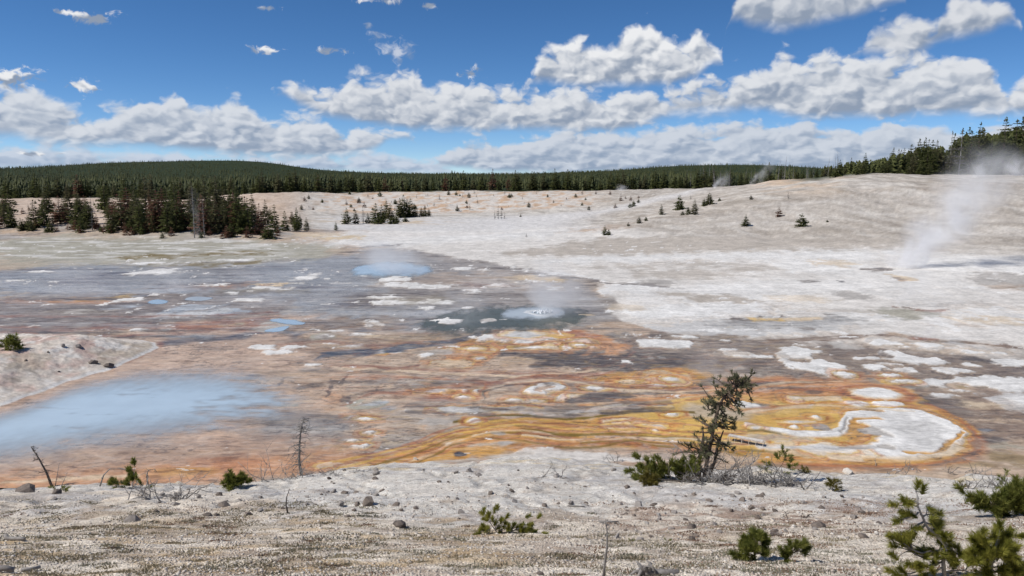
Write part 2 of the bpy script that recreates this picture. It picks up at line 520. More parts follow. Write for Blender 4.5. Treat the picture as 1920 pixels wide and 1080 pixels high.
# ------------------------------------------------------------------ basin floor: mineral crusts and bacterial mats
C = {k: S(*v) for k, v in dict(
    wht=(238,236,232), off=(228,223,216), sil=(210,208,205), gry=(170,161,152), lgr=(192,187,181), dgr=(96,88,84), brn=(146,124,106),
    tan=(206,178,148), bei=(196,187,176), pnk=(212,180,152), org=(222,152,84), dor=(188,112,58), och=(218,160,62), yel=(224,182,92),
    rst=(168,110,80), blk=(66,64,68), nvy=(84,94,108), grn=(104,112,102), olv=(124,106,56), sky=(172,192,208), pbl=(196,206,214),
    mud=(138,124,112), cre=(226,206,178), sag=(176,172,158), sal=(198,166,140), plu=(156,140,126), ash=(168,166,160)).items()}
def _mute(c, f):
    g = c @ np.array([.30, .55, .15]); return c * f + g * (1 - f)
for _k in C: C[_k] = _mute(C[_k], .91 if _k in ('org', 'dor', 'och', 'yel', 'rst') else .86 if _k in ('pnk', 'tan', 'plu', 'brn') else .8 if _k in ('nvy', 'sky') else 1.0)
WET = dict(nvy=.55, grn=.6, sky=.6, pbl=.5, blk=.7, gry=.5, ash=.8, mud=.5, dgr=.5, brn=.4, plu=.55, org=.55, dor=.55, och=.5, rst=.55, pnk=.5, tan=.45, sal=.6)
RISE = dict(wht=.11, off=.04, cre=.03, sil=.05)

def chaikin(pts, n=2):
    P = [np.array(q, float) for q in pts]
    for _ in range(n):
        P = [q for i in range(len(P)) for q in (P[i] * .75 + P[(i + 1) % len(P)] * .25, P[i] * .25 + P[(i + 1) % len(P)] * .75)]
    return [(float(q[0]), float(q[1])) for q in P]
FE = []      # features, painted in order
def e(u, v, ru, rv, c, soft=3.0, amp=5.0, op=1.0, sc=14.0): FE.append(('e', (u, v, ru, rv), c, soft, amp, op, sc))
def p(pts, c, soft=4.0, amp=5.0, op=1.0, sc=16.0): FE.append(('p', chaikin(pts, 1), c, soft, amp, op, sc))
def l(pts, w, c, soft=1.5, amp=2.0, op=1.0, sc=18.0): FE.append(('l', (pts, w), c, soft, amp, op, sc))
def ring(u, v, ru, rv, ramp, amp=3.0, sc=16.0): FE.append(('r', (u, v, ru, rv), ramp, 0, amp, 1.0, sc))

# broad zones
p([(-60,436),(560,448),(660,462),(560,505),(-60,508)], 'sag', 12, 8)
p([(-60,500),(560,492),(760,462),(860,500),(1000,520),(1110,545),(1130,600),(800,640),(640,600),(400,570),(-60,566)], 'ash', 12, 12, .85)
p([(-60,556),(280,552),(560,560),(520,590),(280,612),(-60,640)], 'plu', 8, 8)
p([(220,612),(560,585),(660,600),(900,650),(1010,690),(760,760),(640,900),(-80,950),(-80,780),(290,660)], 'pnk', 14, 14)
p([(520,610),(640,590),(830,605),(930,640),(760,690),(560,670)], 'brn', 10, 12, .7)
p([(440,700),(620,690),(980,690),(1040,740),(960,800),(760,810),(620,830),(500,780)], 'tan', 16, 16, .7)
p([(640,470),(760,462),(960,478),(1110,532),(1140,600),(1190,640),(1080,640),(940,560),(760,530)], 'gry', 9, 8, .8)
p([(740,516),(960,506),(1080,540),(1000,556),(800,560),(680,540)], 'tan', 8, 12, .55)
p([(660,540),(1000,535),(1100,560),(1080,590),(860,575),(660,590)], 'gry', 8, 12, .7)
p([(1120,640),(1300,612),(1500,640),(1700,655),(1960,680),(1960,760),(1700,735),(1560,720),(1400,690),(1250,700),(1090,680)], 'mud', 10, 14)
p([(1560,735),(1700,720),(1960,735),(1960,890),(1830,880),(1830,820),(1740,775),(1600,750)], 'brn', 10, 14)
p([(1750,860),(1850,820),(1960,830),(1960,900),(1760,890)], 'tan', 10, 14, .8)
# pale terraces on the right
p([(660,462),(700,452),(960,440),(1960,380),(1960,680),(1700,655),(1480,640),(1300,622),(1180,610),(1150,592),(1165,560),(1110,548),(1135,528),(960,500),(850,482),(745,462)], 'off', 5, 6)
p([(980,470),(1120,445),(1300,440),(1500,420),(1960,380),(1960,440),(1830,478),(1690,466),(1440,472),(1260,474),(1120,482),(900,478)], 'bei', 5, 8)
p([(560,440),(760,425),(980,415),(1200,405),(1060,440),(940,452),(700,462),(590,462)], 'wht', 5, 6, .85)
# terrace details
for q in [(1280,515,90,9),(1180,500,60,4),(1300,494,70,6),(1400,504,50,5)]: e(*q, 'bei', 6, 8, .8)
p([(960,497),(1080,484),(1250,478),(1440,472),(1700,470),(1660,482),(1400,486),(1200,490)], 'wht', 4, 7, .9)
p([(1120,540),(1200,528),(1270,534),(1220,548),(1130,552)], 'wht', 2, 7)
p([(1150,582),(1230,575),(1330,568),(1440,560),(1450,590),(1340,600),(1290,604),(1190,602)], 'wht', 2, 8)
p([(1300,540),(1440,520),(1600,530),(1640,540),(1500,560),(1340,566)], 'wht', 5, 9, .6)
p([(1450,480),(1640,474),(1640,500),(1560,520),(1440,500)], 'wht', 6, 9, .75)
p([(1700,484),(1960,470),(1960,515),(1830,510),(1720,505)], 'wht', 5, 9, .9)
p([(1440,575),(1560,590),(1700,596),(1860,575),(1960,590),(1960,640),(1750,640),(1560,622),(1470,600)], 'wht', 6, 12, .7)
p([(1560,500),(1700,505),(1820,500),(1820,545),(1700,560),(1560,545)], 'wht', 10, 14, .55)
p([(1180,545),(1300,535),(1440,535),(1440,556),(1300,560),(1180,572)], 'wht', 7, 12, .55)
p([(1480,600),(1640,606),(1860,600),(1960,610),(1960,660),(1800,640),(1620,626),(1500,616)], 'off', 6, 12, .9)
e(1345,561,55,8,'bei',3,6); e(1270,552,40,3,'bei',2,4); e(1600,554,38,7,'lgr',3,6); e(1235,531,40,6,'lgr',2,6); e(1410,566,20,2,'bei',1,2)
p([(1815,520),(1850,511),(1960,512),(1960,545),(1870,545),(1830,530)], 'lgr', 2, 6); e(1890,538,45,5,'tan',4,5,.6)
e(1700,522,16,8,'cre',2,6); e(1690,525,8,4,'tan',2,5); e(1565,494,40,5,'cre',4,7,.7); e(1500,560,50,6,'cre',5,8,.5)
e(1690,588,52,9,'sag',5,8,.9); e(1681,576,5,2.5,'dor',1,1); e(1703,578,8,2.5,'brn',1,2); e(1750,582,30,2.5,'rst',1,3,.7); e(1640,505,26,3,'gry',2,4,.8)
e(1655,504,14,2.5,'dgr',1.5,2.5); e(1516,529,18,2,'gry',1,2); e(1576,527,5,2,'dgr',1,1)
e(1180,578,35,6,'cre',4,6,.5); e(1860,600,60,8,'cre',6,10,.7); e(1800,610,40,5,'tan',4,8,.5)
p([(1700,440),(1960,390),(1960,462),(1820,478)], 'off', 8, 10, .8)
p([(1850,470),(1870,450),(1930,432),(1960,440),(1960,455),(1900,468)], 'gry', 3, 7, .8)
# grey apron and brown rim under the terraces
p([(1190,612),(1300,606),(1450,592),(1600,598),(1540,625),(1420,632),(1260,630)], 'sil', 5, 8)
p([(1310,604),(1440,594),(1560,590),(1640,600),(1500,618),(1360,616)], 'ash', 5, 7, .55)
p([(1150,600),(1200,612),(1240,626),(1200,630),(1150,618),(1120,640),(1060,646),(1100,610)], 'tan', 4, 6)
e(1240,628,40,4,'dgr',3,5,.7); e(1220,640,24,3,'brn',2,4); e(1445,600,30,3,'yel',3,4,.8); e(1510,597,30,3,'cre',3,4)
l([(1440,640),(1560,634),(1640,629),(1700,632),(1760,640),(1900,650)], 3, 'brn', 2, 5); e(1690,628,24,4,'tan',2,5); e(1735,636,22,3,'rst',2,4,.8)
e(1580,648,55,6,'lgr',4,8,.8); e(1650,640,40,4,'sil',3,6); e(1780,650,60,6,'sil',5,10,.8)
# right brown flat: white crust sheets
p([(1456,664),(1462,656),(1480,651),(1500,651),(1512,656),(1540,655),(1545,662),(1520,668),(1532,674),(1508,676),(1450,673)], 'wht', 1.2, 4)
p([(1466,682),(1475,675),(1500,680),(1530,676),(1570,680),(1590,688),(1575,698),(1550,703),(1525,698),(1500,692),(1475,690)], 'wht', 1.2, 6)
p([(1645,670),(1665,660),(1690,660),(1720,668),(1760,672),(1790,682),(1760,686),(1720,684),(1690,680),(1668,676)], 'wht', 1.2, 5)
e(1664,667,14,4,'mud',2,3); p([(1700,717),(1740,710),(1800,713),(1830,706),(1880,708),(1960,708),(1960,732),(1880,734),(1840,724),(1790,722),(1740,726)], 'wht', 1.3, 5)
for q in [(1380,664,30,2.5),(1422,669,32,3.5),(1355,657,20,2),(1620,672,22,3),(1672,686,20,3),(1695,694,16,4),(1590,703,16,5),(1640,690,25,4),(1670,705,14,3),
          (1775,697,18,5),(1806,696,14,4),(1830,686,14,4),(1770,655,38,4),(1830,662,45,3),(1740,648,25,5),(1660,645,30,5),(1900,680,40,6),(1690,715,14,2),(1795,731,12,2)]:
    e(*q, 'wht', 1.2, 5)
p([(1750,740),(1780,737),(1800,744),(1770,752),(1740,750),(1732,755)], 'wht', 1.5, 5, .9)
p([(1840,742),(1900,738),(1960,742),(1960,775),(1900,772),(1860,756)], 'sil', 4, 8, .9); p([(1880,745),(1960,745),(1960,765),(1900,760)], 'wht', 3, 8, .8)
e(1800,724,26,6,'tan',2,4); e(1805,726,14,3,'olv',2,3,.6); e(1840,760,40,6,'cre',4,6,.8); e(1825,674,22,5,'dgr',3,4,.9)
p([(1700,735),(1760,745),(1830,775),(1780,785),(1720,760)], 'mud', 6, 8); e(1760,756,50,9,'dgr',8,8,.6); e(1690,726,50,4,'grn',4,5,.5)
e(1850,806,16,3,'nvy',1.5,2); e(1850,824,30,7,'dgr',4,6,.8); e(1880,800,50,5,'brn',5,7,.8); e(1860,835,60,5,'sag',6,8,.7); e(1900,860,50,14,'olv',9,10,.55); e(1830,870,60,7,'olv',7,8,.5)
e(1890,790,40,3,'tan',3,5); e(1830,790,30,4,'tan',3,5)
# terrace island in the middle (orange with white cap)
p([(640,690),(660,668),(720,656),(830,640),(880,622),(960,616),(1060,618),(1130,632),(1185,652),(1150,680),(1080,700),(960,715),(800,706),(700,700)], 'tan', 5, 6)
p([(820,662),(870,640),(920,620),(1010,614),(1100,622),(1160,640),(1190,655),(1130,672),(1040,660),(940,655),(900,680),(830,684)], 'org', 6, 8, .9)
p([(1060,618),(1120,626),(1140,634),(1090,640),(1070,632)], 'dor', 4, 5)
p([(888,640),(905,628),(950,622),(1010,620),(1050,628),(1040,640),(1060,648),(1045,650),(1000,646),(960,642),(920,640)], 'wht', 2, 5)
e(980,628,30,5,'sil',2,3); e(1048,629,26,5,'yel',2,2); e(1050,629,18,3,'och',2,2,.7); l([(1048,627),(1048,623)],1.5,'wht',1,0)
p([(930,655),(980,644),(1060,650),(1110,652),(1100,664),(1060,676),(960,668),(925,662)], 'dgr', 3, 6); e(1120,660,14,5,'mud',2,3); e(975,658,30,3,'tan',3,4,.6)
for q in [(1035,648,14,4),(1068,651,8,3),(1090,647,10,2.5),(1106,652,6,2),(1000,652,30,2),(1090,640,12,2)]: e(*q, 'wht', 1, 2)
e(1072,648,8,4,'org',1,2); e(870,640,20,8,'och',4,5,.8); e(885,655,30,5,'cre',3,5); e(886,653,14,2.5,'wht',1,2); e(820,662,40,6,'lgr',4,5,.9); e(800,666,14,3,'wht',1,2); e(896,672,8,3,'sil',1,2)
e(850,682,30,6,'cre',4,5,.8); e(800,688,50,3,'tan',3,4); l([(640,688),(700,690),(780,692),(860,700),(960,706),(1060,704),(1130,690),(1170,672)], 3, 'tan', 2, 4)
ring(706,659,30,8,[(0,'wht'),(.55,'wht'),(.62,'cre'),(.78,'yel'),(.95,'org'),(1.15,'brn')],1.5); ring(745,659,13,3,[(0,'wht'),(.7,'wht'),(.9,'cre'),(1.2,'tan')],1)
# grey bar behind and bands
p([(960,690),(1080,665),(1190,660),(1310,668),(1280,690),(1180,695),(1080,690)], 'dgr', 5, 7); e(1190,683,35,5,'blk',4,5,.6)
for q in [(1224,672,7,2),(1244,671,6,2),(1185,683,4,1.5),(1380,667,12,2)]: e(*q,'wht',1,1.5)
p([(640,702),(760,700),(960,690),(1080,692),(940,712),(800,716),(660,716)], 'pnk', 5, 6, .9)
l([(650,686),(700,688),(740,690),(780,686)], 2, 'rst', 2, 3)
l([(1000,712),(1060,703),(1120,700),(1200,706),(1260,702)], 4, 'rst', 3, 4); l([(960,712),(1040,706),(1090,713),(1140,722)], 2, 'pnk', 1, 3)
p([(1080,712),(1130,702),(1200,700),(1230,690),(1300,694),(1340,704),(1330,722),(1240,728),(1160,722)], 'och', 4, 6)
p([(1196,708),(1230,698),(1290,702),(1300,716),(1270,722),(1220,718)], 'cre', 4, 5); e(1245,714,38,8,'sil',4,5,.8); e(1226,723,18,2.5,'wht',1,1); e(1180,715,18,3,'cre',2,4); e(1316,720,14,3,'dgr',1.5,3)
e(1255,711,12,3,'wht',2,3,.7)
# dark pool of mud and rings, centre
p([(940,722),(980,712),(1060,710),(1090,722),(1060,748),(980,748)], 'brn', 6, 7); e(1010,726,60,18,'pnk',6,8,.6); e(985,740,45,5,'tan',3,5)
p([(984,733),(1000,722),(1030,720),(1060,724),(1050,732),(1025,734),(1020,740),(1000,738)], 'wht', 1.5, 3); p([(1000,732),(1008,725),(1030,723),(1040,727),(1022,731),(1016,736)], 'pnk', 1.5, 2)
e(1062,745,16,6,'wht',2,3); e(1085,745,16,5,'cre',3,3); e(985,752,30,4,'sil',2,4,.9); e(960,750,10,3,'wht',2,3); e(1118,728,16,3,'wht',1,2)
p([(1090,738),(1140,735),(1200,744),(1160,752),(1110,756),(1060,756)], 'dgr', 4, 3); e(1140,745,40,6,'blk',4,3,.35)
ring(851,736,26,8,[(0,'org'),(.55,'org'),(.66,'wht'),(.88,'wht'),(1.0,'dor'),(1.45,'rst'),(1.9,'org')],1.2); e(897,735,8,3.5,'wht',1,2); e(815,733,25,3.5,'sil',2,4); e(868,745,8,2,'wht',1,1); e(785,725,10,3,'wht',1.5,3); e(800,740,60,8,'dor',9,8,.45); e(845,748,45,3,'rst',3,3,.8)
p([(620,720),(720,705),(850,708),(960,716),(930,724),(820,722),(700,726)], 'gry', 7, 9, .8); p([(780,712),(920,716),(960,722),(900,728),(830,726)], 'dgr', 6, 7, .6)
p([(645,755),(700,748),(730,752),(715,764),(680,768),(648,768)], 'sag', 2, 4); p([(660,758),(720,750),(728,755),(690,762)], 'pbl', 2, 3, .8); e(730,764,16,4,'ash',2,4)
e(665,783,12,3,'wht',1.2,4); e(707,784,28,4.5,'nvy',2,3); e(690,786,14,2,'wht',1,3)
e(692,810,16,5,'rst',2,3); e(694,811,7,2,'wht',1,2.5); e(612,845,20,6,'ash',2,5); e(622,840,14,3,'wht',1,4); e(665,838,18,3,'wht',1,6); e(660,826,14,1.5,'wht',1,3); e(588,686,16,3.5,'wht',1,4); e(585,692,22,4,'gry',3,4,.7)
for q in [(510,655,34,3),(522,661,26,3.5),(495,651,20,2),(560,650,30,1.8),(650,650,20,3.2),(480,652,10,2.5)]: e(*q,'wht',1.3,5)
e(535,760,26,4,'sag',2,5,.9); e(520,764,14,2,'cre',1,3); e(515,770,60,7,'brn',6,7,.5); e(620,750,24,14,'org',9,8,.4)
p([(700,770),(800,750),(900,758),(960,770),(900,782),(800,792),(720,800)], 'gry', 10, 12, .55); e(880,768,50,4,'sil',3,6,.8); e(960,768,30,3,'sil',2,4); e(1010,770,50,5,'gry',5,6,.8)
e(820,790,40,6,'lgr',5,6,.7)
# long ochre bands along the near shore
p([(600,885),(700,858),(820,818),(900,792),(980,780),(1060,786),(1130,780),(1220,768),(1320,770),(1420,790),(1420,860),(1300,842),(1180,836),(1080,838),(960,850),(800,868),(640,890)], 'och', 6, 6)
p([(1120,790),(1230,752),(1330,742),(1420,735),(1640,712),(1700,728),(1745,756),(1600,790),(1500,850),(1400,850),(1300,826),(1200,822)], 'yel', 7, 8, .9)
p([(1330,712),(1480,706),(1600,712),(1700,724),(1700,746),(1600,748),(1460,748),(1330,744)], 'org', 7, 7, .9)
l([(1090,758),(1160,752),(1240,744),(1300,740),(1400,726)], 7, 'org', 5, 4, .85); l([(1100,764),(1180,762),(1260,752),(1340,742)], 4, 'yel', 4, 4, .8)
p([(1260,768),(1320,758),(1440,752),(1420,780),(1300,790)], 'bei', 8, 8, .7)
l([(850,790),(940,778),(990,778),(1060,786),(1110,782),(1180,770),(1240,770),(1300,774)], 2.2, 'olv', 1.5, 2); l([(1130,772),(1190,768),(1250,772)], 3.5, 'dgr', 2.5, 4, .8)
l([(640,860),(760,838),(860,808),(960,798),(1040,806),(1110,808),(1180,796)], 2.0, 'dor', 1.8, 2, .9); l([(960,798),(1040,812),(1100,814),(1130,812)], 2, 'olv', 1.6, 2, .9)
l([(720,862),(820,842),(900,824),(960,820),(1040,830),(1110,834),(1180,830),(1260,842),(1340,846)], 3.5, 'dor', 3, 3, .8); l([(980,814),(1060,824),(1120,822),(1200,828),(1280,838)], 1.6, 'cre', 1.2, 2, .9)
l([(1090,830),(1180,826),(1240,836),(1330,838)], 2, 'olv', 1.4, 2, .7); l([(1110,812),(1180,815),(1250,822)], 3, 'olv', 2, 3, .8); l([(1120,818),(1200,822),(1290,830)], 2, 'pnk', 1.4, 2)
ring(888,789,26,9,[(0,'wht'),(.3,'wht'),(.42,'cre'),(.6,'yel'),(.85,'dor'),(1.1,'och')],1.5); ring(1170,798,48,15,[(0,'wht'),(.36,'wht'),(.45,'cre'),(.62,'yel'),(.82,'cre'),(1.0,'dor'),(1.15,'och')],3); e(1220,798,30,6,'cre',4,6,.9); e(1232,800,14,3,'sil',2,4)
e(930,812,22,2.5,'gry',2,3); e(1010,838,60,6,'dor',6,4,.6); e(900,834,60,5,'bei',4,5,.8); e(945,832,20,3,'lgr',3,4,.8); e(862,851,13,3.5,'blk',1.5,2)
l([(1180,762),(1200,758),(1240,761),(1250,759)], 1.6, 'dgr', 1, 2); e(1262,778,10,2,'wht',1,2); e(1230,806,5,2,'wht',1,1); e(1232,815,9,2,'dgr',1,2); e(1250,822,20,2,'grn',1.5,2,.8)
p([(960,850),(1000,842),(1060,846),(1120,850),(1300,850),(1300,872),(1100,868),(960,862)], 'off', 4, 5, .9); p([(1120,846),(1220,838),(1320,848),(1320,868),(1200,862)], 'pnk', 5, 6, .6)
# great white lobe with its orange rim
p([(1420,860),(1460,800),(1560,758),(1680,752),(1760,766),(1820,795),(1842,832),(1800,868),(1720,882),(1560,878),(1420,872)], 'och', 6, 5)
l([(1740,760),(1800,785),(1832,815),(1836,838),(1800,862),(1720,874),(1600,876),(1480,872)], 6, 'dor', 6, 3, .75)
p([(1400,790),(1480,770),(1570,772),(1590,800),(1560,818),(1620,828),(1580,845),(1440,838)], 'yel', 6, 7); e(1500,790,70,12,'och',10,10,.5)
p([(1580,780),(1640,766),(1705,764),(1752,778),(1792,796),(1814,815),(1802,834),(1776,848),(1745,858),(1690,863),(1630,861),(1570,855),(1614,838),(1646,824),(1650,812),(1628,796),(1600,790)], 'wht', 2, 4)
p([(1640,776),(1720,782),(1780,805),(1780,826),(1720,846),(1660,846),(1690,826),(1680,800)], 'sil', 8, 9, .55)
p([(1430,832),(1500,826),(1580,836),(1640,846),(1620,858),(1520,856),(1440,848)], 'cre', 5, 6, .75); p([(1480,836),(1560,838),(1620,848),(1540,852)], 'wht', 4, 6, .7)
l([(1700,850),(1740,852),(1764,846),(1778,836),(1796,826),(1806,812)], 2.2, 'och', 1.2, 3); l([(1560,857),(1640,862),(1720,862),(1760,858),(1800,838)], 5, 'cre', 3, 4, .9); l([(1620,862),(1720,868),(1790,858),(1822,836)], 3, 'och', 2.5, 3, .8)
l([(1400,797),(1450,806),(1500,815),(1560,814),(1580,805),(1588,790),(1598,780),(1640,772)], 4.5, 'wht', 1.4, 2); l([(1575,812),(1587,800),(1592,786)], 1.2, 'lgr', 1, 1)
l([(1612,812),(1604,800),(1606,788),(1640,785),(1654,786)], 2.2, 'och', 1.5, 2); l([(1480,766),(1530,760),(1580,768),(1660,772)], 1.6, 'och', 1.4, 2, .8); l([(1460,756),(1540,752),(1620,762),(1700,766)], 1.8, 'olv', 1.5, 2, .5)
p([(1605,806),(1630,800),(1650,808),(1680,816),(1670,820),(1630,816)], 'lgr', 2, 4); e(1614,806,9,5,'gry',1.5,3); l([(1420,838),(1500,840),(1580,842),(1640,838)], 3, 'sil', 3, 4); e(1660,838,18,4,'lgr',2,4); e(1600,840,22,2,'gry',2,3,.8)
ring(1640,737,52,12,[(0,'wht'),(.72,'wht'),(.84,'cre'),(1.0,'org'),(1.25,'dor'),(1.5,'org')],1.6); ring(1660,757,34,7,[(0,'wht'),(.75,'wht'),(.9,'yel'),(1.15,'och')],1.2); ring(1605,756,26,6,[(0,'wht'),(.7,'wht'),(.9,'cre'),(1.2,'yel')],1.5)
e(1492,750,16,7,'wht',3,3); e(1535,748,36,4,'cre',3,4); e(1540,802,20,6,'gry',2,6); e(1512,798,9,2,'gry',1,2); e(1488,801,7,3,'wht',1,2); e(1535,784,9,2.5,'wht',1,2); e(1490,790,20,1.5,'sil',1,2); e(1418,803,6,2,'sil',1,1); e(1415,762,30,9,'gry',4,4); e(1405,760,26,7,'wht',3,4); e(1430,758,14,3,'dgr',3,2,.7)
for q in [(1470,719,70,3),(1520,735,18,3),(1480,728,40,2),(1505,730,10,1.5),(1345,718,36,5),(1420,720,40,6)]: e(*q,'dgr',3,3,.8)
l([(1390,808),(1430,808),(1470,815)], 2.5, 'olv', 1.5, 2, .9); l([(1390,845),(1440,846),(1470,852)], 3, 'olv', 2.5, 2, .7); e(1450,822,60,7,'lgr',6,8,.6); e(1400,830,40,5,'lgr',5,6,.5)
# middle distance: channels, crust rafts
p([(640,668),(760,650),(860,636),(900,622),(860,634),(760,658),(680,668)], 'nvy', 3, 3); l([(600,668),(700,656),(780,646),(850,640),(900,626)], 4.5, 'nvy', 2.5, 3)
p([(760,606),(860,590),(960,585),(1100,590),(1080,606),(980,618),(860,622),(780,616)], 'grn', 6, 6); p([(700,612),(760,604),(830,608),(840,618),(760,622)], 'ash', 7, 8, .7); p([(800,600),(860,596),(960,606),(900,618),(820,614)], 'nvy', 6, 6, .7)
p([(560,625),(660,618),(780,622),(860,630),(780,642),(700,650),(600,645)], 'tan', 7, 9, .7); p([(700,632),(800,626),(880,628),(820,638),(740,644)], 'olv', 8, 8, .25)
e(845,604,21,4.5,'wht',1.3,2); e(918,600,16,3,'sil',1.5,3); e(912,605,6,1.5,'wht',1,1); e(878,576,10,2,'wht',1,1.5); e(1100,590,22,2,'cre',1,1.5); e(1060,606,30,3,'cre',4,3,.5)
p([(510,632),(580,622),(600,632),(585,638),(620,634),(628,630),(610,624)], 'sag', 2, 3, .0); e(606,630,22,7,'sag',1.5,3); e(606,630,16,4,'lgr',2,3)
for q in [(716,610,18,3),(693,611,8,2.5),(700,604,12,1.6),(676,627,26,2.5),(545,627,12,2.2),(620,646,16,1.8),(660,648,14,2.5),(590,617,10,1.5),(615,621,14,1.3)]: e(*q,'wht',1.2,3)
e(700,630,40,3,'cre',2,5,.6); e(690,620,20,4,'nvy',3,3,.8); e(655,610,40,4,'brn',4,6); e(590,607,50,4,'plu',4,5); e(668,595,10,2,'ash',1,1.5)
l([(300,644),(420,634),(520,620),(560,628)], 5, 'nvy', 4, 5, .8); l([(180,632),(300,630),(400,636)], 3, 'dgr', 3, 4, .9); e(360,632,40,4,'ash',4,4,.8); e(430,634,40,3,'blk',3,4,.6); e(395,654,50,4,'dgr',4,7,.35)
p([(470,606),(505,597),(540,598),(575,607),(545,611),(530,622),(495,624),(470,616)], 'lgr', 2, 3)
p([(300,608),(420,600),(520,590),(500,606),(460,618),(350,622)], 'rst', 5, 6, .8); e(440,611,26,3,'sag',2,3); e(390,612,80,4,'org',5,6,.4); e(100,618,120,4,'rst',4,7,.6); e(250,610,120,3,'rst',3,6,.7); e(60,625,80,3,'plu',3,5,.8)
e(100,565,120,4,'org',4,6,.55); e(170,561,50,4,'och',4,5,.6); e(190,568,60,3,'org',4,5,.5); e(240,557,40,3,'yel',3,5,.6); e(360,540,60,4,'org',5,6,.45); e(450,534,50,3,'org',3,5,.7); e(480,546,70,4,'olv',5,6,.35); e(320,552,80,4,'brn',4,6,.5)
p([(262,597),(330,575),(380,570),(430,576),(480,582),(420,590),(330,600)], 'pbl', 3, 4, .85); p([(300,596),(380,580),(440,582),(400,590),(340,600)], 'sil', 4, 5, .7); e(230,574,36,4,'pbl',2.5,4,.9); e(150,585,55,4,'lgr',3,5,.9); e(290,592,40,3,'sil',2,4,.8)
e(240,563,34,4,'wht',1.5,3); e(320,543,70,6,'pbl',4,5,.6); e(265,555,14,2.5,'sky',1.5,1)
for q in [(10,609,14,2),(65,612,9,2),(208,618,12,1.5),(310,618,9,1.5),(260,620,10,1.3),(467,563,28,3),(370,581,5,1),(432,550,9,1.3),(15,598,5,1),(160,620,10,1)]: e(*q,'wht',1.2,3)
# far rafts
p([(225,515),(270,507),(310,504),(355,508),(345,513),(290,514),(250,517)], 'wht', 1.5, 4); e(78,510,22,1.8,'wht',1,3); e(30,525,16,1.5,'wht',1,3); e(300,493,55,1.8,'wht',1.2,4); e(455,487,40,2.5,'wht',1.3,4); e(270,496,12,1.2,'wht',1,2)
e(572,522,26,3.5,'wht',1.3,3); e(590,515,10,1.5,'wht',1,2); e(500,539,30,2,'wht',1.3,4); e(530,541,20,2,'wht',1.2,3); e(490,565,20,3,'wht',1.3,4); e(430,500,16,1.3,'wht',1,2); e(400,533,30,2,'wht',1.2,4); e(540,532,20,2,'sil',1.3,4); e(500,533,22,2,'cre',1.5,4)
e(300,481,70,4,'olv',3,6,.85); e(440,475,55,4,'olv',3,6,.85); e(370,497,60,3,'olv',3,6,.7); e(460,494,18,4,'olv',3,4,.8)
for q in [(735,523,40,4),(770,535,60,4),(820,537,45,2.5),(725,558,28,4),(735,568,36,5),(790,566,26,3),(805,563,14,2.5),(835,569,14,3.5),(790,578,18,2.5),(865,505,14,1.8),(650,531,16,1.2),(740,549,12,1.2),(900,546,16,2),(940,536,20,2),(1045,540,16,2),(1000,528,18,2),(920,505,14,1.4),(880,545,10,1.5)]:
    e(*q,'wht',1.3,5)
e(760,562,80,8,'olv',7,8,.35); e(770,548,80,6,'dgr',6,9,.5); e(700,545,40,4,'ash',4,5,.7); e(910,535,40,3,'rst',3,5,.4); e(1010,522,60,4,'cre',4,5,.7); e(1040,526,30,3,'yel',3,4,.5); e(960,555,50,4,'dgr',4,6,.3)
for q in [(735,567,30,3.0),(725,558,24,2.4)]: e(*q,'wht',1.2,4)
l([(960,502),(1030,512),(1100,520),(1140,530)], 2, 'wht', 1.2, 3); l([(960,506),(1040,517),(1110,526),(1140,532),(1250,536)], 1.6, 'gry', 1.2, 3)
l([(680,463),(750,460),(730,462),(720,468),(748,478)], 1.2, 'gry', 1, 2); e(600,440,60,4,'cre',3,5,.7); e(640,446,50,3,'yel',3,6,.5); e(560,452,60,3,'tan',3,5,.6)
e(1250,645,55,9,'wht',2,6); e(1290,632,20,2.5,'wht',1.2,3); e(1360,638,10,2,'wht',1,2)
# shore of the big pool: orange shallows
p([(-80,940),(-80,860),(120,866),(260,842),(420,830),(600,810),(700,850),(620,890),(400,905)], 'sal', 14, 14, .8); p([(-80,945),(-80,890),(200,880),(420,862),(620,846),(700,856),(620,890),(400,905)], 'org', 12, 12, .55); e(220,775,300,70,'sal',40,20,.6)
e(430,870,90,14,'dor',16,12,.5); e(340,885,60,8,'och',8,8,.6); e(250,800,60,10,'dor',16,14,.3); e(570,805,95,26,'ash',22,14,.85); e(540,782,80,14,'mud',14,10,.55); e(480,830,110,16,'sal',20,14,.7); e(600,790,70,12,'dgr',16,10,.35); l([(0,905),(120,897),(260,893)], 3, 'cre', 3, 4, .8)
l([(0,761),(60,740),(130,714),(200,694),(262,670),(299,651),(294,643)], 3.0, 'rst', 3, 3, .6)
l([(600,880),(700,872),(800,868),(900,858),(1000,850)], 2.5, 'bei', 2, 4, .8); e(640,872,40,4,'cre',4,5,.7)
l([(610,745),(620,712),(640,720),(650,705)], 1.6, 'dgr', 1.5, 5, .8); l([(560,727),(600,722),(640,716),(700,712)], 1.4, 'dgr', 1.6, 5, .7); l([(640,738),(655,755),(660,740)], 1.6, 'dgr', 2, 6, .7); e(528,715,5,6,'dgr',1.5,4,.7)

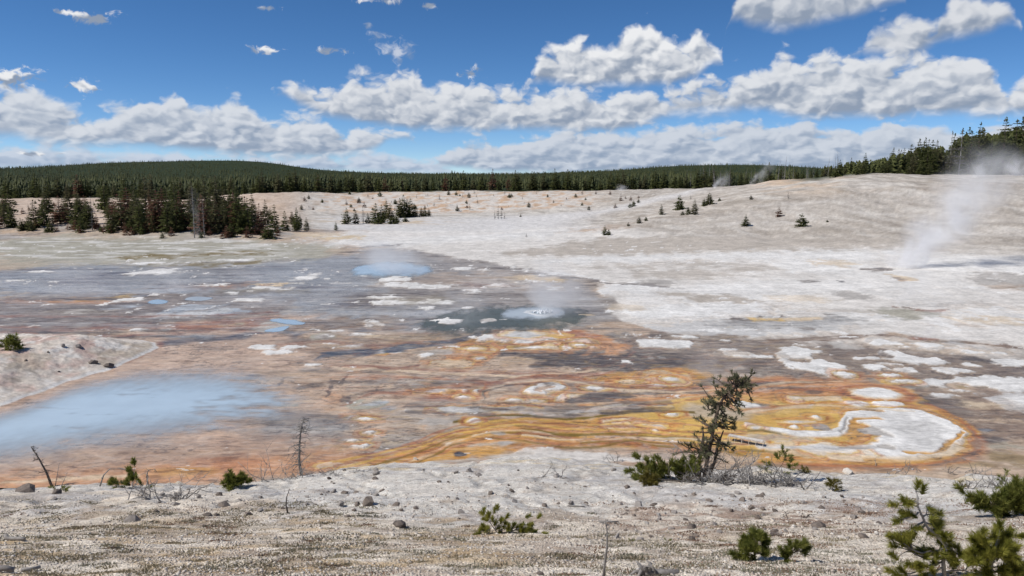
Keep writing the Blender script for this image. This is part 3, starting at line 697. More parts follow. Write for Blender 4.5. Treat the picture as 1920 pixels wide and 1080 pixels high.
def stripes(path, offs, cols, w=1.6, soft=1.4, amp=2.5, op=.85):
    for o_, c_ in zip(offs, cols):
        l([(u_, v_ + o_ * (1 + .35 * math.sin(u_ / 60.0 + o_))) for u_, v_ in path], w, c_, soft, amp, op, 26.0)
_P = [(620,880),(700,862),(780,842),(850,815),(920,800),(980,796),(1060,804),(1120,806),(1190,804),(1280,812),(1400,820)]
stripes(_P, [-13, -9, -4, 1, 5, 10, 14, 19, 23, 28], ['dor', 'yel', 'dor', 'yel', 'org', 'olv', 'cre', 'dor', 'org', 'olv'], 1.7, 1.6, 2.5, .75)
_P = [(1090,762),(1160,757),(1240,750),(1300,744),(1400,730),(1480,724),(1580,722)]
stripes(_P, [-10, -6, -2, 2, 7], ['dor', 'cre', 'org', 'pnk', 'dor'], 1.5, 1.4, 2.5, .7)
_P = [(620,694),(720,697),(830,702),(960,709),(1070,704),(1140,690),(1190,668)]
stripes(_P, [-7, -3, 1, 6, 10], ['rst', 'cre', 'brn', 'pnk', 'dor'], 1.4, 1.3, 2.5, .7)
stripes([(900,745),(910,728),(950,715),(1010,709),(1080,712),(1120,722),(1180,730),(1260,732),(1330,728)], [-6, -1, 4, 9], ['dor', 'rst', 'cre', 'dgr'], 1.5, 1.3, 2.5, .75)
stripes([(900,750),(960,756),(1040,760),(1110,762),(1180,756)], [-3, 2], ['tan', 'brn'], 1.6, 1.4, 2, .7)
stripes([(760,768),(860,772),(960,774),(1060,776),(1160,764),(1260,762)], [-6, 0, 4], ['dgr', 'sil', 'dgr'], 2.0, 2.2, 6, .6)
stripes([(1420,868),(1560,872),(1690,876),(1770,866),(1822,846),(1836,820),(1806,792),(1750,768),(1690,756)], [-5, 0, 5], ['och', 'dor', 'brn'], 1.8, 1.8, 3, .7)
stripes([(1400,778),(1460,768),(1540,764),(1640,768),(1720,778)], [-8, -3], ['dor', 'cre'], 1.4, 1.3, 2.5, .7)
stripes([(640,760),(700,738),(780,732),(860,722),(940,718)], [-8, 0, 8], ['mud', 'rst', 'tan'], 2.2, 2.2, 5, .6)
stripes([(440,716),(540,706),(640,700),(740,704)], [-20, -8, 6, 18], ['brn', 'mud', 'tan', 'brn'], 2.4, 3, 7, .45)
stripes([(-40,604),(140,602),(280,606),(420,600),(520,592)], [-18, -10, -3, 6, 12, 18, 24], ['mud', 'rst', 'dgr', 'plu', 'rst', 'dgr', 'rst'], 1.7, 1.6, 3.5, .65)
stripes([(520,640),(600,634),(700,640),(800,630)], [-16, -8, 0, 8], ['dgr', 'brn', 'mud', 'rst'], 2, 2, 5, .55)
p([(925,657),(985,646),(1065,652),(1112,654),(1098,666),(1060,676),(965,668)], 'dgr', 2.5, 4, .85); p([(1092,738),(1140,736),(1204,745),(1160,752),(1110,756),(1066,755)], 'dgr', 2.5, 2, .95)
p([(1080,690),(1120,672),(1190,664),(1305,670),(1280,688),(1180,694)], 'dgr', 4, 5, .7)
for q in [(1035,648,14,4),(1068,651,8,3),(1090,647,10,2.5),(1000,652,30,2)]: e(*q, 'wht', 1, 2)

def paint(x, y):
    """mineral colours, wetness and crust height of the basin floor at world points"""
    n = len(x)
    sx = 2.4
    n1 = fbm(x / (30 * sx), y / 30, 5, 1); n2 = fbm(x / (8 * sx), y / 8, 5, 7); n3 = fbm(x / (1.8 * sx), y / 1.8, 5, 13)
    # flow: crusts and mats follow wandering runoff, so their outlines wander too
    x0, y0 = x, y
    x = x + (5.0 * y / FPX) * 1.6 * fbm(x / 5, y / 2.6, 4, 91); y = y + (y * y / (EYE * FPX)) * 3.6 * fbm(x / 6, y / 2.4, 4, 93)
    rgb = np.empty((n, 3)); rgb[:] = C['gry']
    k = sstep(n1, -.25, .3)[:, None]; rgb = rgb * (1 - k) + C['tan'] * k
    wet = np.full(n, .3); rise = np.zeros(n)
    for kind, geo, c, soft, amp, op, sc in FE:
        if kind in 'er':
            u, v, ru, rv = geo
            P = [plane_or(u, v)]
            ext = [(u - ru, v), (u + ru, v), (u, v - rv), (u, v + rv)]
        elif kind == 'p':
            ext = geo; u = sum(q[0] for q in geo) / len(geo); v = sum(q[1] for q in geo) / len(geo)
        else:
            ext = geo[0]; u = sum(q[0] for q in ext) / len(ext); v = sum(q[1] for q in ext) / len(ext)
        cen = plane_or(u, v)
        a = plane_or(u + 4, v); b = plane_or(u, v - 2); b2 = plane_or(u, v + 2)
        mx = (a[0] - cen[0]) / 4.0; my = (b[1] - b2[1]) / 4.0
        pts = np.array([plane_or(*q)[:2] for q in ext])
        L = (pts - cen[:2]) / (mx, my)                 # local units: about one photo pixel, fixed to the ground
        pad = 14 + 3 * soft + 2 * amp + (0 if kind != 'l' else geo[1]) + (0 if kind != 'r' else max(geo[2:]) * 1.0)
        lo = L.min(0) - pad; hi = L.max(0) + pad
        m = np.nonzero((x > cen[0] + lo[0] * mx) & (x < cen[0] + hi[0] * mx) & (y > cen[1] + lo[1] * my) & (y < cen[1] + hi[1] * my))[0]
        if len(m) == 0: continue
        X = (x[m] - cen[0]) / mx; Y = (y[m] - cen[1]) / my
        ky = 1.0 if kind == 'r' else 2.2
        ns = fbm(X / (sc * ky), Y / sc, 4, int(u + v) % 97) + .6 * n3[m]
        if kind in 'er':
            c0 = 0.5 * (L[0] + L[1]); rx = 0.5 * (L[1][0] - L[0][0]); ry = 0.5 * abs(L[2][1] - L[3][1]); cyy = 0.5 * (L[2][1] + L[3][1])
            r = np.sqrt(((X - c0[0]) / rx) ** 2 + ((Y - cyy) / ry) ** 2)
        if kind == 'r':
            r = r + ns * amp / max(geo[3], 4) * .8
            ks = [q[0] for q in c]
            cc = np.stack([np.interp(r, ks, [C[q[1]][j] for q in c]) for j in range(3)], 1)
            al = 1 - sstep(r, ks[-1] * .85, ks[-1] * 1.15)
            rs = np.interp(r, ks, [RISE.get(q[1], 0) for q in c]); wt_ = np.interp(r, ks, [WET.get(q[1], 0) for q in c])
        else:
            if kind == 'e': d = (r - 1) * min(ry * 1.6, rx)
            elif kind == 'p': d = poly_sd(X, Y, L)
            else:
                d = np.full(len(m), 1e9)
                for i in range(len(L) - 1):
                    ex, ey = L[i + 1] - L[i]
                    wx, wy = X - L[i][0], Y - L[i][1]
                    t = np.clip((wx * ex + wy * ey) / (ex * ex + ey * ey + 1e-9), 0, 1)
                    d = np.minimum(d, np.hypot(wx - ex * t, wy - ey * t))
                d = d - geo[1] * (1 + .5 * ns)
            al = op * (1 - sstep(d + ns * amp, -soft, soft))
            cc = C[c][None, :]; rs = RISE.get(c, 0); wt_ = WET.get(c, 0)
            if c in ('wht', 'sil', 'cre') and v > 600 and 560 < u < 1880 and kind != 'l' and op > .6:
                dd = d + ns * amp
                warm = 1.0 if (620 < u < 1480 and v > 690) or (u > 1400 and v > 700 and u < 1700) or (820 < u < 1150 and v > 615) else .35
                for lo_, hi_, hc_, ho_ in ((0, 2.2, 'cre', .8), (2.2, 5.0, 'yel' if warm == 1 else 'tan', .75), (5.0, 6.8, 'dor' if warm == 1 else 'mud', .8), (6.8, 11, 'org' if warm == 1 else 'tan', .45), (11, 12.4, 'brn', .5)):
                    hk = (sstep(dd, lo_ - .8, lo_ + .8) * (1 - sstep(dd, hi_ - .8, hi_ + .8)) * ho_ * warm)[:, None]
                    rgb[m] = rgb[m] * (1 - hk) + C[hc_] * hk
        A = al[:, None]
        rgb[m] = rgb[m] * (1 - A) + cc * A
        wet[m] = wet[m] * (1 - al) + wt_ * al
        rise[m] = rise[m] * (1 - al) + rs * al
    x, y = x0, y0
    nearf = sstep(-y, -125, -85); uu = fan(x, y)
    # runoff lines: thin contour-like bands of mat
    mid = sstep(uu, 420, 700) * sstep(-uu, -1560, -1380)
    for (ax, ay, sd, op0) in ((15, 5.0, 95, .24), (7, 2.4, 195, .12)):
        wl = fbm(x / ax, y / ay, 4, sd, .42) + .05 * n3
        for q, lev in enumerate(np.linspace(-.55, .55, 8)):
            cc = ('dor', 'cre', 'mud', 'org', 'brn', 'yel', 'dgr', 'cre')[q]
            k = (np.exp(-((wl - lev) / .030) ** 2) * op0 * nearf * (.30 + .70 * mid) * sstep(wet, .1, .3))[:, None]
            rgb = rgb * (1 - k) + C[cc] * k
    mo = fbm(x / 3.4, y / 1.0, 5, 97)
    k = (sstep(mo, .15, .6) * .22 * nearf * sstep(wet, .1, .3))[:, None]; rgb = rgb * (1 - k) + (rgb * .62 + C['mud'] * .25) * k
    k = (sstep(-mo, .12, .55) * .20 * nearf * sstep(wet, .1, .3))[:, None]; rgb = rgb * (1 - k) + (rgb * .5 + C['cre'] * .45) * k
    vein = 1 - np.abs(fbm(x / 3.2, y / 1.4, 5, 98)) * 9
    k = (np.clip(vein, 0, 1) * sstep(fbm(x / 12, y / 5, 3, 99), -.05, .25) * .7 * nearf * sstep(wet, .1, .3))[:, None]; rgb = rgb * (1 - k) + C['dgr'] * k
    # streaks, small crust flecks and mottling everywhere on the flat
    flat = sstep(-y, -262, -235)
    st = fbm(x / 26, y / 5.0, 5, 21)
    k = (sstep(st, .12, .5) * (.16 + .45 * sstep(y, 80, 110)) * sstep(wet, .1, .3))[:, None]; rgb = rgb * (1 - k) + (rgb * .60 + C['brn'] * .16) * k
    k = (sstep(-st, .15, .55) * (.14 + .2 * sstep(y, 80, 110)))[:, None]; rgb = rgb * (1 - k) + (rgb * .62 + C['off'] * .42) * k
    zone = np.clip(.0 + .19 * sstep(y, 80, 100) + .10 * sstep(uu, 1050, 1300) * sstep(y, 72, 80) - .10 * sstep(-uu, -700, -500) * sstep(-y, -88, -80), 0, 1)
    sf = fbm(x / 20, y / 4.5, 5, 57, .6); fz = sstep(y, 88, 105) * sstep(wet, .12, .3)
    for a_, b_, cc, op in ((.10, .38, 'gry', .55), (.30, .55, 'mud', .6), (.46, .66, 'dgr', .5)):
        k = (sstep(sf, a_, b_) * op * fz)[:, None]; rgb = rgb * (1 - k) + C[cc] * k
    k = (sstep(-sf, .10, .36) * .65 * fz)[:, None]; rgb = rgb * (1 - k) + (rgb * .45 + C['sil'] * .55) * k
    fl = fbm(x / 4.0, y / 1.5 * (70 / np.maximum(y, 60)) ** .5, 5, 51, .62) + .30 * n2
    clus = sstep(fbm(x / 30, y / 14, 3, 53), -.3, .3)
    k = sstep(fl, .86 - zone * 1.25 * clus, .93 - zone * 1.25 * clus)
    farleft = sstep(-uu, -640, -420) * sstep(y, 170, 200)
    fs = fbm(x / 14, y / 6.0, 4, 61); k = np.maximum(k, farleft * sstep(fs, .05, .3) * .7) * flat
    k = k * (1 - sstep(land0(x, y), .5, 2.0)); A = (k * .9)[:, None]; rgb = rgb * (1 - A) + C['wht'] * A; rise = np.maximum(rise, .03 * k); wet = wet * (1 - k)
    rgb = rgb * (1 + .16 * n3 + .10 * n2)[:, None]
    zz = land0(x, y); hk = sstep(zz, 1.6, 3.2)
    if (hk > 0).any():
        mm = hk > 0
        hc = hill_colour(x[mm], y[mm], zz[mm]); q = hk[mm][:, None] * .85
        rgb[mm] = rgb[mm] * (1 - q) + hc * q; wet[mm] *= (1 - hk[mm])
    # the spit: pale sinter gravel, pinkish towards the back, with a white rim
    m = (y > 55) & (y < 100) & (x < -15)
    if m.any():
        xm, ym = x[m], y[m]
        d = poly_sd(xm + 0.5 * fbm(xm / 4, ym / 4, 3, 31), ym + 0.6 * fbm(xm / 4, ym / 4, 3, 33), SPIT)
        a = sstep(-d, -.05, .25)[:, None]
        base = S(222, 212, 200) + np.zeros((m.sum(), 3))
        k = sstep(fbm(xm / 6, ym / 6, 4, 71), -.1, .45)[:, None]; base = base * (1 - k) + S(212, 186, 174) * k
        k = sstep(fbm(xm / 3, ym / 3, 4, 73), .1, .5)[:, None]; base = base * (1 - k) + S(236, 230, 222) * k
        k = sstep(fbm(xm / 5, ym / 5, 4, 75), .12, .5)[:, None] * .7; base = base * (1 - k) + S(182, 168, 150) * k
        base *= (1 + .22 * fbm(xm / .5, ym / .5, 3, 77))[:, None]
        rim = np.exp(-((d + .35) / .28) ** 2)[:, None] * .9; base = base * (1 - rim) + C['wht'] * rim
        rgb[m] = rgb[m] * (1 - a) + base * a; wet[m] *= (1 - a[:, 0])
    return np.clip(rgb, .01, .9), np.clip(wet, 0, 1), rise

_pc = {}
def plane_or(u, v):
    """ground point for a photo pixel, ignoring the near bluff"""
    key = (round(u, 2), round(v, 2))
    if key in _pc: return _pc[key]
    a, b, c = ray(u, v)
    z = 0.0
    y = 60.0
    for _ in range(14):
        t = (z - EYE) / min(c, -0.004)
        y = min(max(b * t, 40.0), 420.0); x = a / b * y
        z = 0.6 * z + 0.4 * float(land0(np.array([x]), np.array([y]))[0])
    _pc[key] = np.array([a / b * y, y, z])
    return _pc[key]

def grid_faces(nr, nc):
    i = np.arange(nr - 1)[:, None] * nc + np.arange(nc - 1)[None, :]
    i = i.ravel()
    return np.stack([i, i + 1, i + nc + 1, i + nc], 1)

def tspan(inner, n, outer, k):
    a = np.linspace(-inner, inner, n)
    b = inner + (outer - inner) * (np.arange(1, k + 1) / k) ** 1.5
    return np.concatenate([-b[::-1], a, b])

def fan_mesh(name, ys, ts, zf, mat):
    Yg = np.repeat(ys[:, None], len(ts), 1); Xg = Yg * ts[None, :]
    x, y = Xg.ravel(), Yg.ravel()
    z = zf(x, y)
    o = mesh_obj(name, np.stack([x, y, z], 1), grid_faces(len(ys), len(ts)), mat, smooth=True)
    return o, x, y, z

# ---- materials of the ground
def mineral_material():
    m, M, bs, out = material('mineral_flat')
    ca = M.n('ShaderNodeVertexColor', layer_name='mineral')
    wa = M.n('ShaderNodeAttribute', attribute_name='wet')
    g = M.n('ShaderNodeNewGeometry')
    pos = g.outputs['Position']
    n_a = M.noise(M.vm('MULTIPLY', pos, (.6, 1.0, 1.0)), 2.6, 5, .65)
    n_b = M.noise(pos, 14.0, 4, .6)
    f = M.m('ADD', M.lin(n_a, .38, .62, .86, 1.12), M.lin(n_b, .38, .62, -.07, .07))
    n_c = M.noise(M.vm('MULTIPLY', pos, (1.0, .55, 1.0)), .33, 7, .70, .4)
    f = M.m('MULTIPLY', f, M.lin(n_c, .36, .64, .88, 1.10))
    c = M.mix(1.0, ca.outputs[0], M.n('ShaderNodeCombineColor').outputs[0], 'MULTIPLY')
    cc = c.node; comb = cc.inputs[7].links[0].from_node
    for i in range(3): M.put(comb.inputs[i], f)
    n_d = M.noise(M.vm('MULTIPLY', pos, (.38, 1.0, 1.0)), 1.15, 9, .74, .5)
    wm = M.step(wa.outputs['Fac'], .1, .4, .35, 1.0)
    c = M.mix(M.m('MULTIPLY', M.step(n_d, .53, .60), M.m('MULTIPLY', wm, .85)), c, M.mix(1.0, c, (.58, .55, .53, 1), 'MULTIPLY'))
    c = M.mix(M.m('MULTIPLY', M.step(n_d, .465, .40), M.m('MULTIPLY', wm, .75)), c, M.mix(.28, M.mix(1.0, c, (1.16, 1.16, 1.16, 1), 'MULTIPLY'), (.66, .60, .52, 1)))
    M.put(bs.inputs['Base Color'], c)
    M.put(bs.inputs['Roughness'], M.m('ADD', M.lin(M.m('POWER', wa.outputs['Fac'], .7), 0, 1, .92, .16), M.lin(n_a, .3, .7, -.08, .08)))
    M.put(bs.inputs['Specular IOR Level'], M.lin(wa.outputs['Fac'], 0, 1, .12, .5))
    bp = M.n('ShaderNodeBump'); bp.inputs['Distance'].default_value = .06
    M.put(bp.inputs['Strength'], M.lin(wa.outputs['Fac'], 0, 1, .7, .04))
    M.put(bp.inputs['Height'], M.m('ADD', M.m('ADD', n_a, M.m('MULTIPLY', n_b, .5)), M.m('MULTIPLY', n_c, 2.5)))
    M.put(bs.inputs['Normal'], bp.outputs[0])
    return m

def hill_material():
    m, M, bs, out = material('sinter_hill')
    ca = M.n('ShaderNodeVertexColor', layer_name='mineral')
    g = M.n('ShaderNodeNewGeometry'); pos = g.outputs['Position']
    n_a = M.noise(M.vm('MULTIPLY', pos, (1, .5, 1)), .55, 6, .68)
    n_b = M.noise(pos, 3.0, 4, .65)
    f = M.m('ADD', M.lin(n_a, .36, .64, .86, 1.12), M.lin(n_b, .36, .64, -.09, .08))
    comb = M.n('ShaderNodeCombineColor')
    for i in range(3): M.put(comb.inputs[i], f)
    M.put(bs.inputs['Base Color'], M.mix(1.0, ca.outputs[0], comb.outputs[0], 'MULTIPLY'))
    bs.inputs['Roughness'].default_value = .95; bs.inputs['Specular IOR Level'].default_value = .1
    bp = M.n('ShaderNodeBump'); bp.inputs['Distance'].default_value = .6; bp.inputs['Strength'].default_value = .55
    M.put(bp.inputs['Height'], M.m('ADD', n_a, M.m('MULTIPLY', n_b, .25))); M.put(bs.inputs['Normal'], bp.outputs[0])
    return m

def gravel_material():
    m, M, bs, out = material('gravel_slope')
    ca = M.n('ShaderNodeVertexColor', layer_name='mineral')
    g = M.n('ShaderNodeNewGeometry'); pos = g.outputs['Position']
    v1 = M.n('ShaderNodeTexVoronoi', voronoi_dimensions='3D'); M.put(v1.inputs['Vector'], pos); v1.inputs['Scale'].default_value = 26
    v2 = M.n('ShaderNodeTexVoronoi', voronoi_dimensions='3D'); M.put(v2.inputs['Vector'], pos); v2.inputs['Scale'].default_value = 9
    s1 = M.n('ShaderNodeSeparateColor'); M.put(s1.inputs[0], v1.outputs['Color'])
    s2 = M.n('ShaderNodeSeparateColor'); M.put(s2.inputs[0], v2.outputs['Color'])
    n_a = M.noise(pos, 1.3, 5, .65)
    patch = M.step(M.noise(pos, .55, 4, .6), .44, .58)
    f = M.m('ADD', M.lin(s1.outputs[0], 0, 1, M.lin(patch, 0, 1, .92, .74), M.lin(patch, 0, 1, 1.03, 1.13)), M.lin(s2.outputs[1], 0, 1, -.14, .14))
    f = M.m('MULTIPLY', f, M.lin(v1.outputs['Distance'], .2, .7, 1.55, 1.05))
    f = M.m('MULTIPLY', f, M.lin(n_a, .36, .64, .84, 1.12))
    comb = M.n('ShaderNodeCombineColor')
    for i in range(3): M.put(comb.inputs[i], f)
    c = M.mix(1.0, ca.outputs[0], comb.outputs[0], 'MULTIPLY')
    c = M.mix(M.m('MULTIPLY', M.step(s2.outputs[2], .86, .95), .35), c, S4(150, 118, 92))
    M.put(bs.inputs['Base Color'], c)
    bs.inputs['Roughness'].default_value = .95; bs.inputs['Specular IOR Level'].default_value = .12
    bp = M.n('ShaderNodeBump'); bp.inputs['Distance'].default_value = .03; bp.inputs['Strength'].default_value = .9
    M.put(bp.inputs['Height'], M.m('SUBTRACT', M.m('MULTIPLY', n_a, 1.5), v1.outputs['Distance'])); M.put(bs.inputs['Normal'], bp.outputs[0])
    return m

def forest_front(u):
    return np.interp(u, [-500, 0, 200, 330, 430, 560, 700, 900, 1050, 1200, 1300, 1400, 1500, 1600, 2500], [500, 510, 520, 470, 520, 520, 580, 600, 590, 600, 560, 520, 470, 440, 430])

def hill_colour(x, y, z):
    u = fan(x, y)
    b = np.empty((len(x), 3)); b[:] = S(212, 206, 197)
    n1 = fbm(x / 40, y / 30, 4, 101); n2 = fbm(x / 9, y / 12, 5, 103)
    k = sstep(n1, -.1, .4)[:, None]; b = b * (1 - k) + S(198, 190, 180) * k
    k = sstep(n2, .1, .5)[:, None] * .5; b = b * (1 - k) + S(222, 216, 208) * k
    k = sstep(-n2 + .4 * n1, .25, .7)[:, None] * .8; b = b * (1 - k) + S(158, 148, 136) * k
    k = (sstep(u, 1020, 1150) * (1 - .8 * sstep(z, 14, 19) * sstep(-u, -1720, -1560)))[:, None]
    b = b * (1 - k) + (S(194, 185, 174) * (1 + .10 * n2)[:, None]) * k
    n4 = fbm(x / 5 + y / 14, y / 16, 5, 104)
    n5 = fbm(x / 16 + y / 9, y / 40 - x / 60, 5, 106)
    kk = sstep(n5, .10, .42)[:, None] * .55; b = b * (1 - kk) + S(168, 158, 146) * kk
    kk = sstep(-n5, .16, .5)[:, None] * .55; b = b * (1 - kk) + S(222, 216, 208) * kk
    k = sstep(n4, .15, .55)[:, None] * .62; b = b * (1 - k) + S(160, 151, 140) * k
    k = sstep(-n4, .15, .5)[:, None] * .6; b = b * (1 - k) + S(224, 218, 208) * k
    # left bank: pinkish sand; mid barren: salmon and white
    k = (sstep(-u, -600, -520) * sstep(-y, -540, -500))[:, None]; b = b * (1 - k) + (S(216, 196, 178) * (1 - .5 * sstep(n2, -.1, .4))[:, None] + S(184, 160, 138) * (.5 * sstep(n2, -.1, .4))[:, None]) * k
    k = (sstep(u, 560, 640) * sstep(-u, -1180, -1050) * sstep(y, 380, 410))[:, None]
    sal = S(208, 178, 150) * sstep(n2, -.05, .35)[:, None] + S(222, 214, 204) * (1 - sstep(n2, -.05, .35))[:, None]
    b = b * (1 - k) + sal * k
    # pale wash between the slopes
    k = (sstep(u, 560, 640) * sstep(-u, -1150, -1020) * sstep(-y, -385, -345))[:, None] * .8; b = b * (1 - k) + S(226, 224, 222) * k
    path = np.exp(-((y - np.interp(u, [900, 1000, 1120, 1250, 1340], [330, 330, 345, 385, 420])) / 22) ** 2) * sstep(u, 900, 1000) * sstep(-u, -1360, -1280)
    k = path[:, None] * .8; b = b * (1 - k) + S(224, 221, 218) * k
    k = (sstep(u, 560, 620) * sstep(-u, -900, -780) * np.exp(-((y - 335) / 18) ** 2) * sstep(fbm(x / 12, y / 6, 3, 107), -.1, .3))[:, None] * .6; b = b * (1 - k) + S(204, 172, 122) * k
    k = (sstep(u, 1380, 1450) * sstep(-u, -1620, -1500) * sstep(z, 12, 17) * sstep(n1, -.2, .2))[:, None] * .55; b = b * (1 - k) + S(222, 192, 160) * k
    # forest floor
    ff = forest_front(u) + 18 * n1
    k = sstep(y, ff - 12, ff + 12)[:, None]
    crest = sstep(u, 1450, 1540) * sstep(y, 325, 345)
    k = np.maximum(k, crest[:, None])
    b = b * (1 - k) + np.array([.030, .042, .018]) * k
    # a bare clearing on the far hill and one long meadow strip
    return b * (1 + .12 * fbm(x / 3, y / 3, 3, 109))[:, None]

# ---- basin floor mesh
vr = np.linspace(915, 433.5, 430)
ysb = np.array([plane_pt(960, v)[1] for v in vr])
tsb = tspan(.73, 1000, 1.3, 24)
YgB = np.repeat(ysb[:, None], len(tsb), 1)
xb = (YgB * tsb[None, :]).ravel(); yb = YgB.ravel()
rgb, wet, rise = paint(xb, yb)
zb = land(xb, yb)
bumps = .02 * fbm(xb / 3, yb / 2, 4, 81) * (1 - wet) * sstep(zb, -1, .3)
zb = zb + rise + bumps
basin = mesh_obj('basin_floor', np.stack([xb, yb, zb], 1), grid_faces(len(ysb), len(tsb)), mineral_material(), smooth=True)
set_col(basin, 'mineral', rgb); set_val(basin, 'wet', wet)
tag(basin, 'wide thermal basin floor streaked with white crust, orange mats and grey mud', kind='structure')

# ---- hills, barren slopes and far forest floor
ysh = np.concatenate([np.linspace(ysb[-1] - 1.5, 420, 130), np.exp(np.linspace(math.log(425), math.log(1000), 70)), np.exp(np.linspace(math.log(1020), math.log(7400), 50))])
tsh = tspan(.73, 560, 1.5, 20)
def hz(x, y):
    return land(x, y) - .25 * sstep(-y, -ysb[-1] - .6, -ysb[-1] + .4)
hills, xh, yh, zh = fan_mesh('hillside', ysh, tsh, hz, hill_material())
uh = fan(xh, yh)

ch = hill_colour(xh, yh, zh)
# where the hills meet the basin sheet carry its colours on
nearm = yh < 330
if nearm.any():
    rb, wb, _ = paint(xh[nearm], yh[nearm])
    w = (1 - sstep(yh[nearm], 262, 300)) * sstep(uh[nearm], 560, 640)
    ch[nearm] = ch[nearm] * (1 - w[:, None]) + rb * w[:, None]
set_col(hills, 'mineral', np.clip(ch, .01, .9))
tag(hills, 'pale barren hills rising behind the basin to forested ridges', kind='structure')

# ---- near bluff
ysn = np.concatenate([np.linspace(-6, 7, 12), np.exp(np.linspace(math.log(7.5), math.log(56), 300))])
xn_t = tspan(.8, 460, 1.4, 14)
Yn = np.repeat(ysn[:, None], len(xn_t), 1)
Xn = np.maximum(Yn, 7.0) * xn_t[None, :]
xn, yn = Xn.ravel(), Yn.ravel()
zn = slope(xn, yn)
zn = zn + .02 * fbm(xn / .35, yn / .35, 3, 46) + .03 * fbm(xn / .9, yn / .9, 3, 48) * sstep(yn, 5, 12)
near = mesh_obj('gravel_bluff', np.stack([xn, yn, zn], 1), grid_faces(len(ysn), len(xn_t)), gravel_material(), smooth=True)
def bluff_colour(x, y):
    t = x / np.maximum(y, 5)
    n1 = fbm(x / 6, y / 6, 4, 121); n2 = fbm(x / 1.6, y / 1.2, 4, 123); n3 = fbm(x / 3.5, y / 2.2, 4, 125)
    b = np.empty((len(x), 3)); b[:] = S(226, 214, 197)
    pale = np.interp(t, [-.7, -.45, -.3, -.1, .1, .3, .5, .7], [40, 36, 22, 20, 22, 26, 22, 20])
    k = sstep(y + 3 * n1, pale - 2, pale + 3)[:, None]; b = b * (1 - k) + S(218, 213, 204) * k
    k = (sstep(n1, .05, .4) * sstep(y, 17, 22))[:, None] * .8; b = b * (1 - k) + S(196, 192, 188) * k
    k = (sstep(-n1, .1, .45) * sstep(y, 20, 26))[:, None] * .7; b = b * (1 - k) + S(222, 214, 202) * k
    veg = sstep(n3, .02, .4) * sstep(-y, -24, -15) * np.interp(t, [-.7, -.3, 0, .3, .7], [1, .9, .6, .75, .6])
    k = veg[:, None] * .5; b = b * (1 - k) + S(140, 122, 92) * k
    k = (sstep(n2, .15, .5) * sstep(-y, -30, -18))[:, None] * .5; b = b * (1 - k) + S(150, 128, 110) * k
    k = (sstep(fbm(x / 4, y / 2, 3, 127), .15, .5) * sstep(y, 40, 46))[:, None] * .6; b = b * (1 - k) + S(218, 196, 150) * k
    so = fbm(x / 2.6, y / 1.5, 5, 129) + .4 * n1
    k = (sstep(so, .18, .5) * (.35 + .4 * sstep(-y, -30, -20)))[:, None]; b = b * (1 - k) + S(172, 154, 134) * k
    br = sstep(t, .08, .2) * sstep(-t, -.62, -.5) * sstep(y, 15, 18) * sstep(-y, -29, -23) * sstep(fbm(x / 1.8, y / 1.0, 4, 133), -.1, .35)
    k = br[:, None] * .8; b = b * (1 - k) + S(156, 130, 112) * k
    st2 = sstep(fbm(x / 2.2, y / 1.1, 4, 135), .05, .4) * sstep(-y, -26, -16) * sstep(-t, -.1, .05)
    k = st2[:, None] * .6; b = b * (1 - k) + S(188, 160, 118) * k
    gl = 1 - np.abs(fbm(x / 5 + y / 20, y / 9, 4, 131)) * 7
    k = (np.clip(gl, 0, 1) * sstep(y, 20, 28) * .5)[:, None]; b = b * (1 - k) + S(170, 164, 156) * k
    return np.clip(b, .01, .9), veg
bc, veg = bluff_colour(xn, yn)
set_col(near, 'mineral', bc)
tag(near, 'sloping foreground bluff of pale gravel with dry ground cover', kind='structure')

# ------------------------------------------------------------------ hot spring water
def water_material(name, rgb, rough=.06, mottled=False, spec=.5):
    m, M, bs, out = material(name)
    cov = M.n('ShaderNodeAttribute', attribute_name='cover')
    g = M.n('ShaderNodeNewGeometry'); pos = g.outputs['Position']
    n = M.noise(pos, .35, 3, .5)
    M.put(bs.inputs['Base Color'], M.mix(M.lin(n, .3, .7), tuple(k * .9 for k in rgb[:3]) + (1,), rgb))
    bs.inputs['Roughness'].default_value = rough
    bs.inputs['Specular IOR Level'].default_value = spec
    M.put(bs.inputs['Alpha'], cov.outputs['Fac'])
    bp = M.n('ShaderNodeBump'); bp.inputs['Distance'].default_value = .02; bp.inputs['Strength'].default_value = .25
    M.put(bp.inputs['Height'], M.noise(M.vm('MULTIPLY', pos, (1, 2.2, 1)), 5.0, 3, .6)); M.put(bs.inputs['Normal'], bp.outputs[0])
    return m

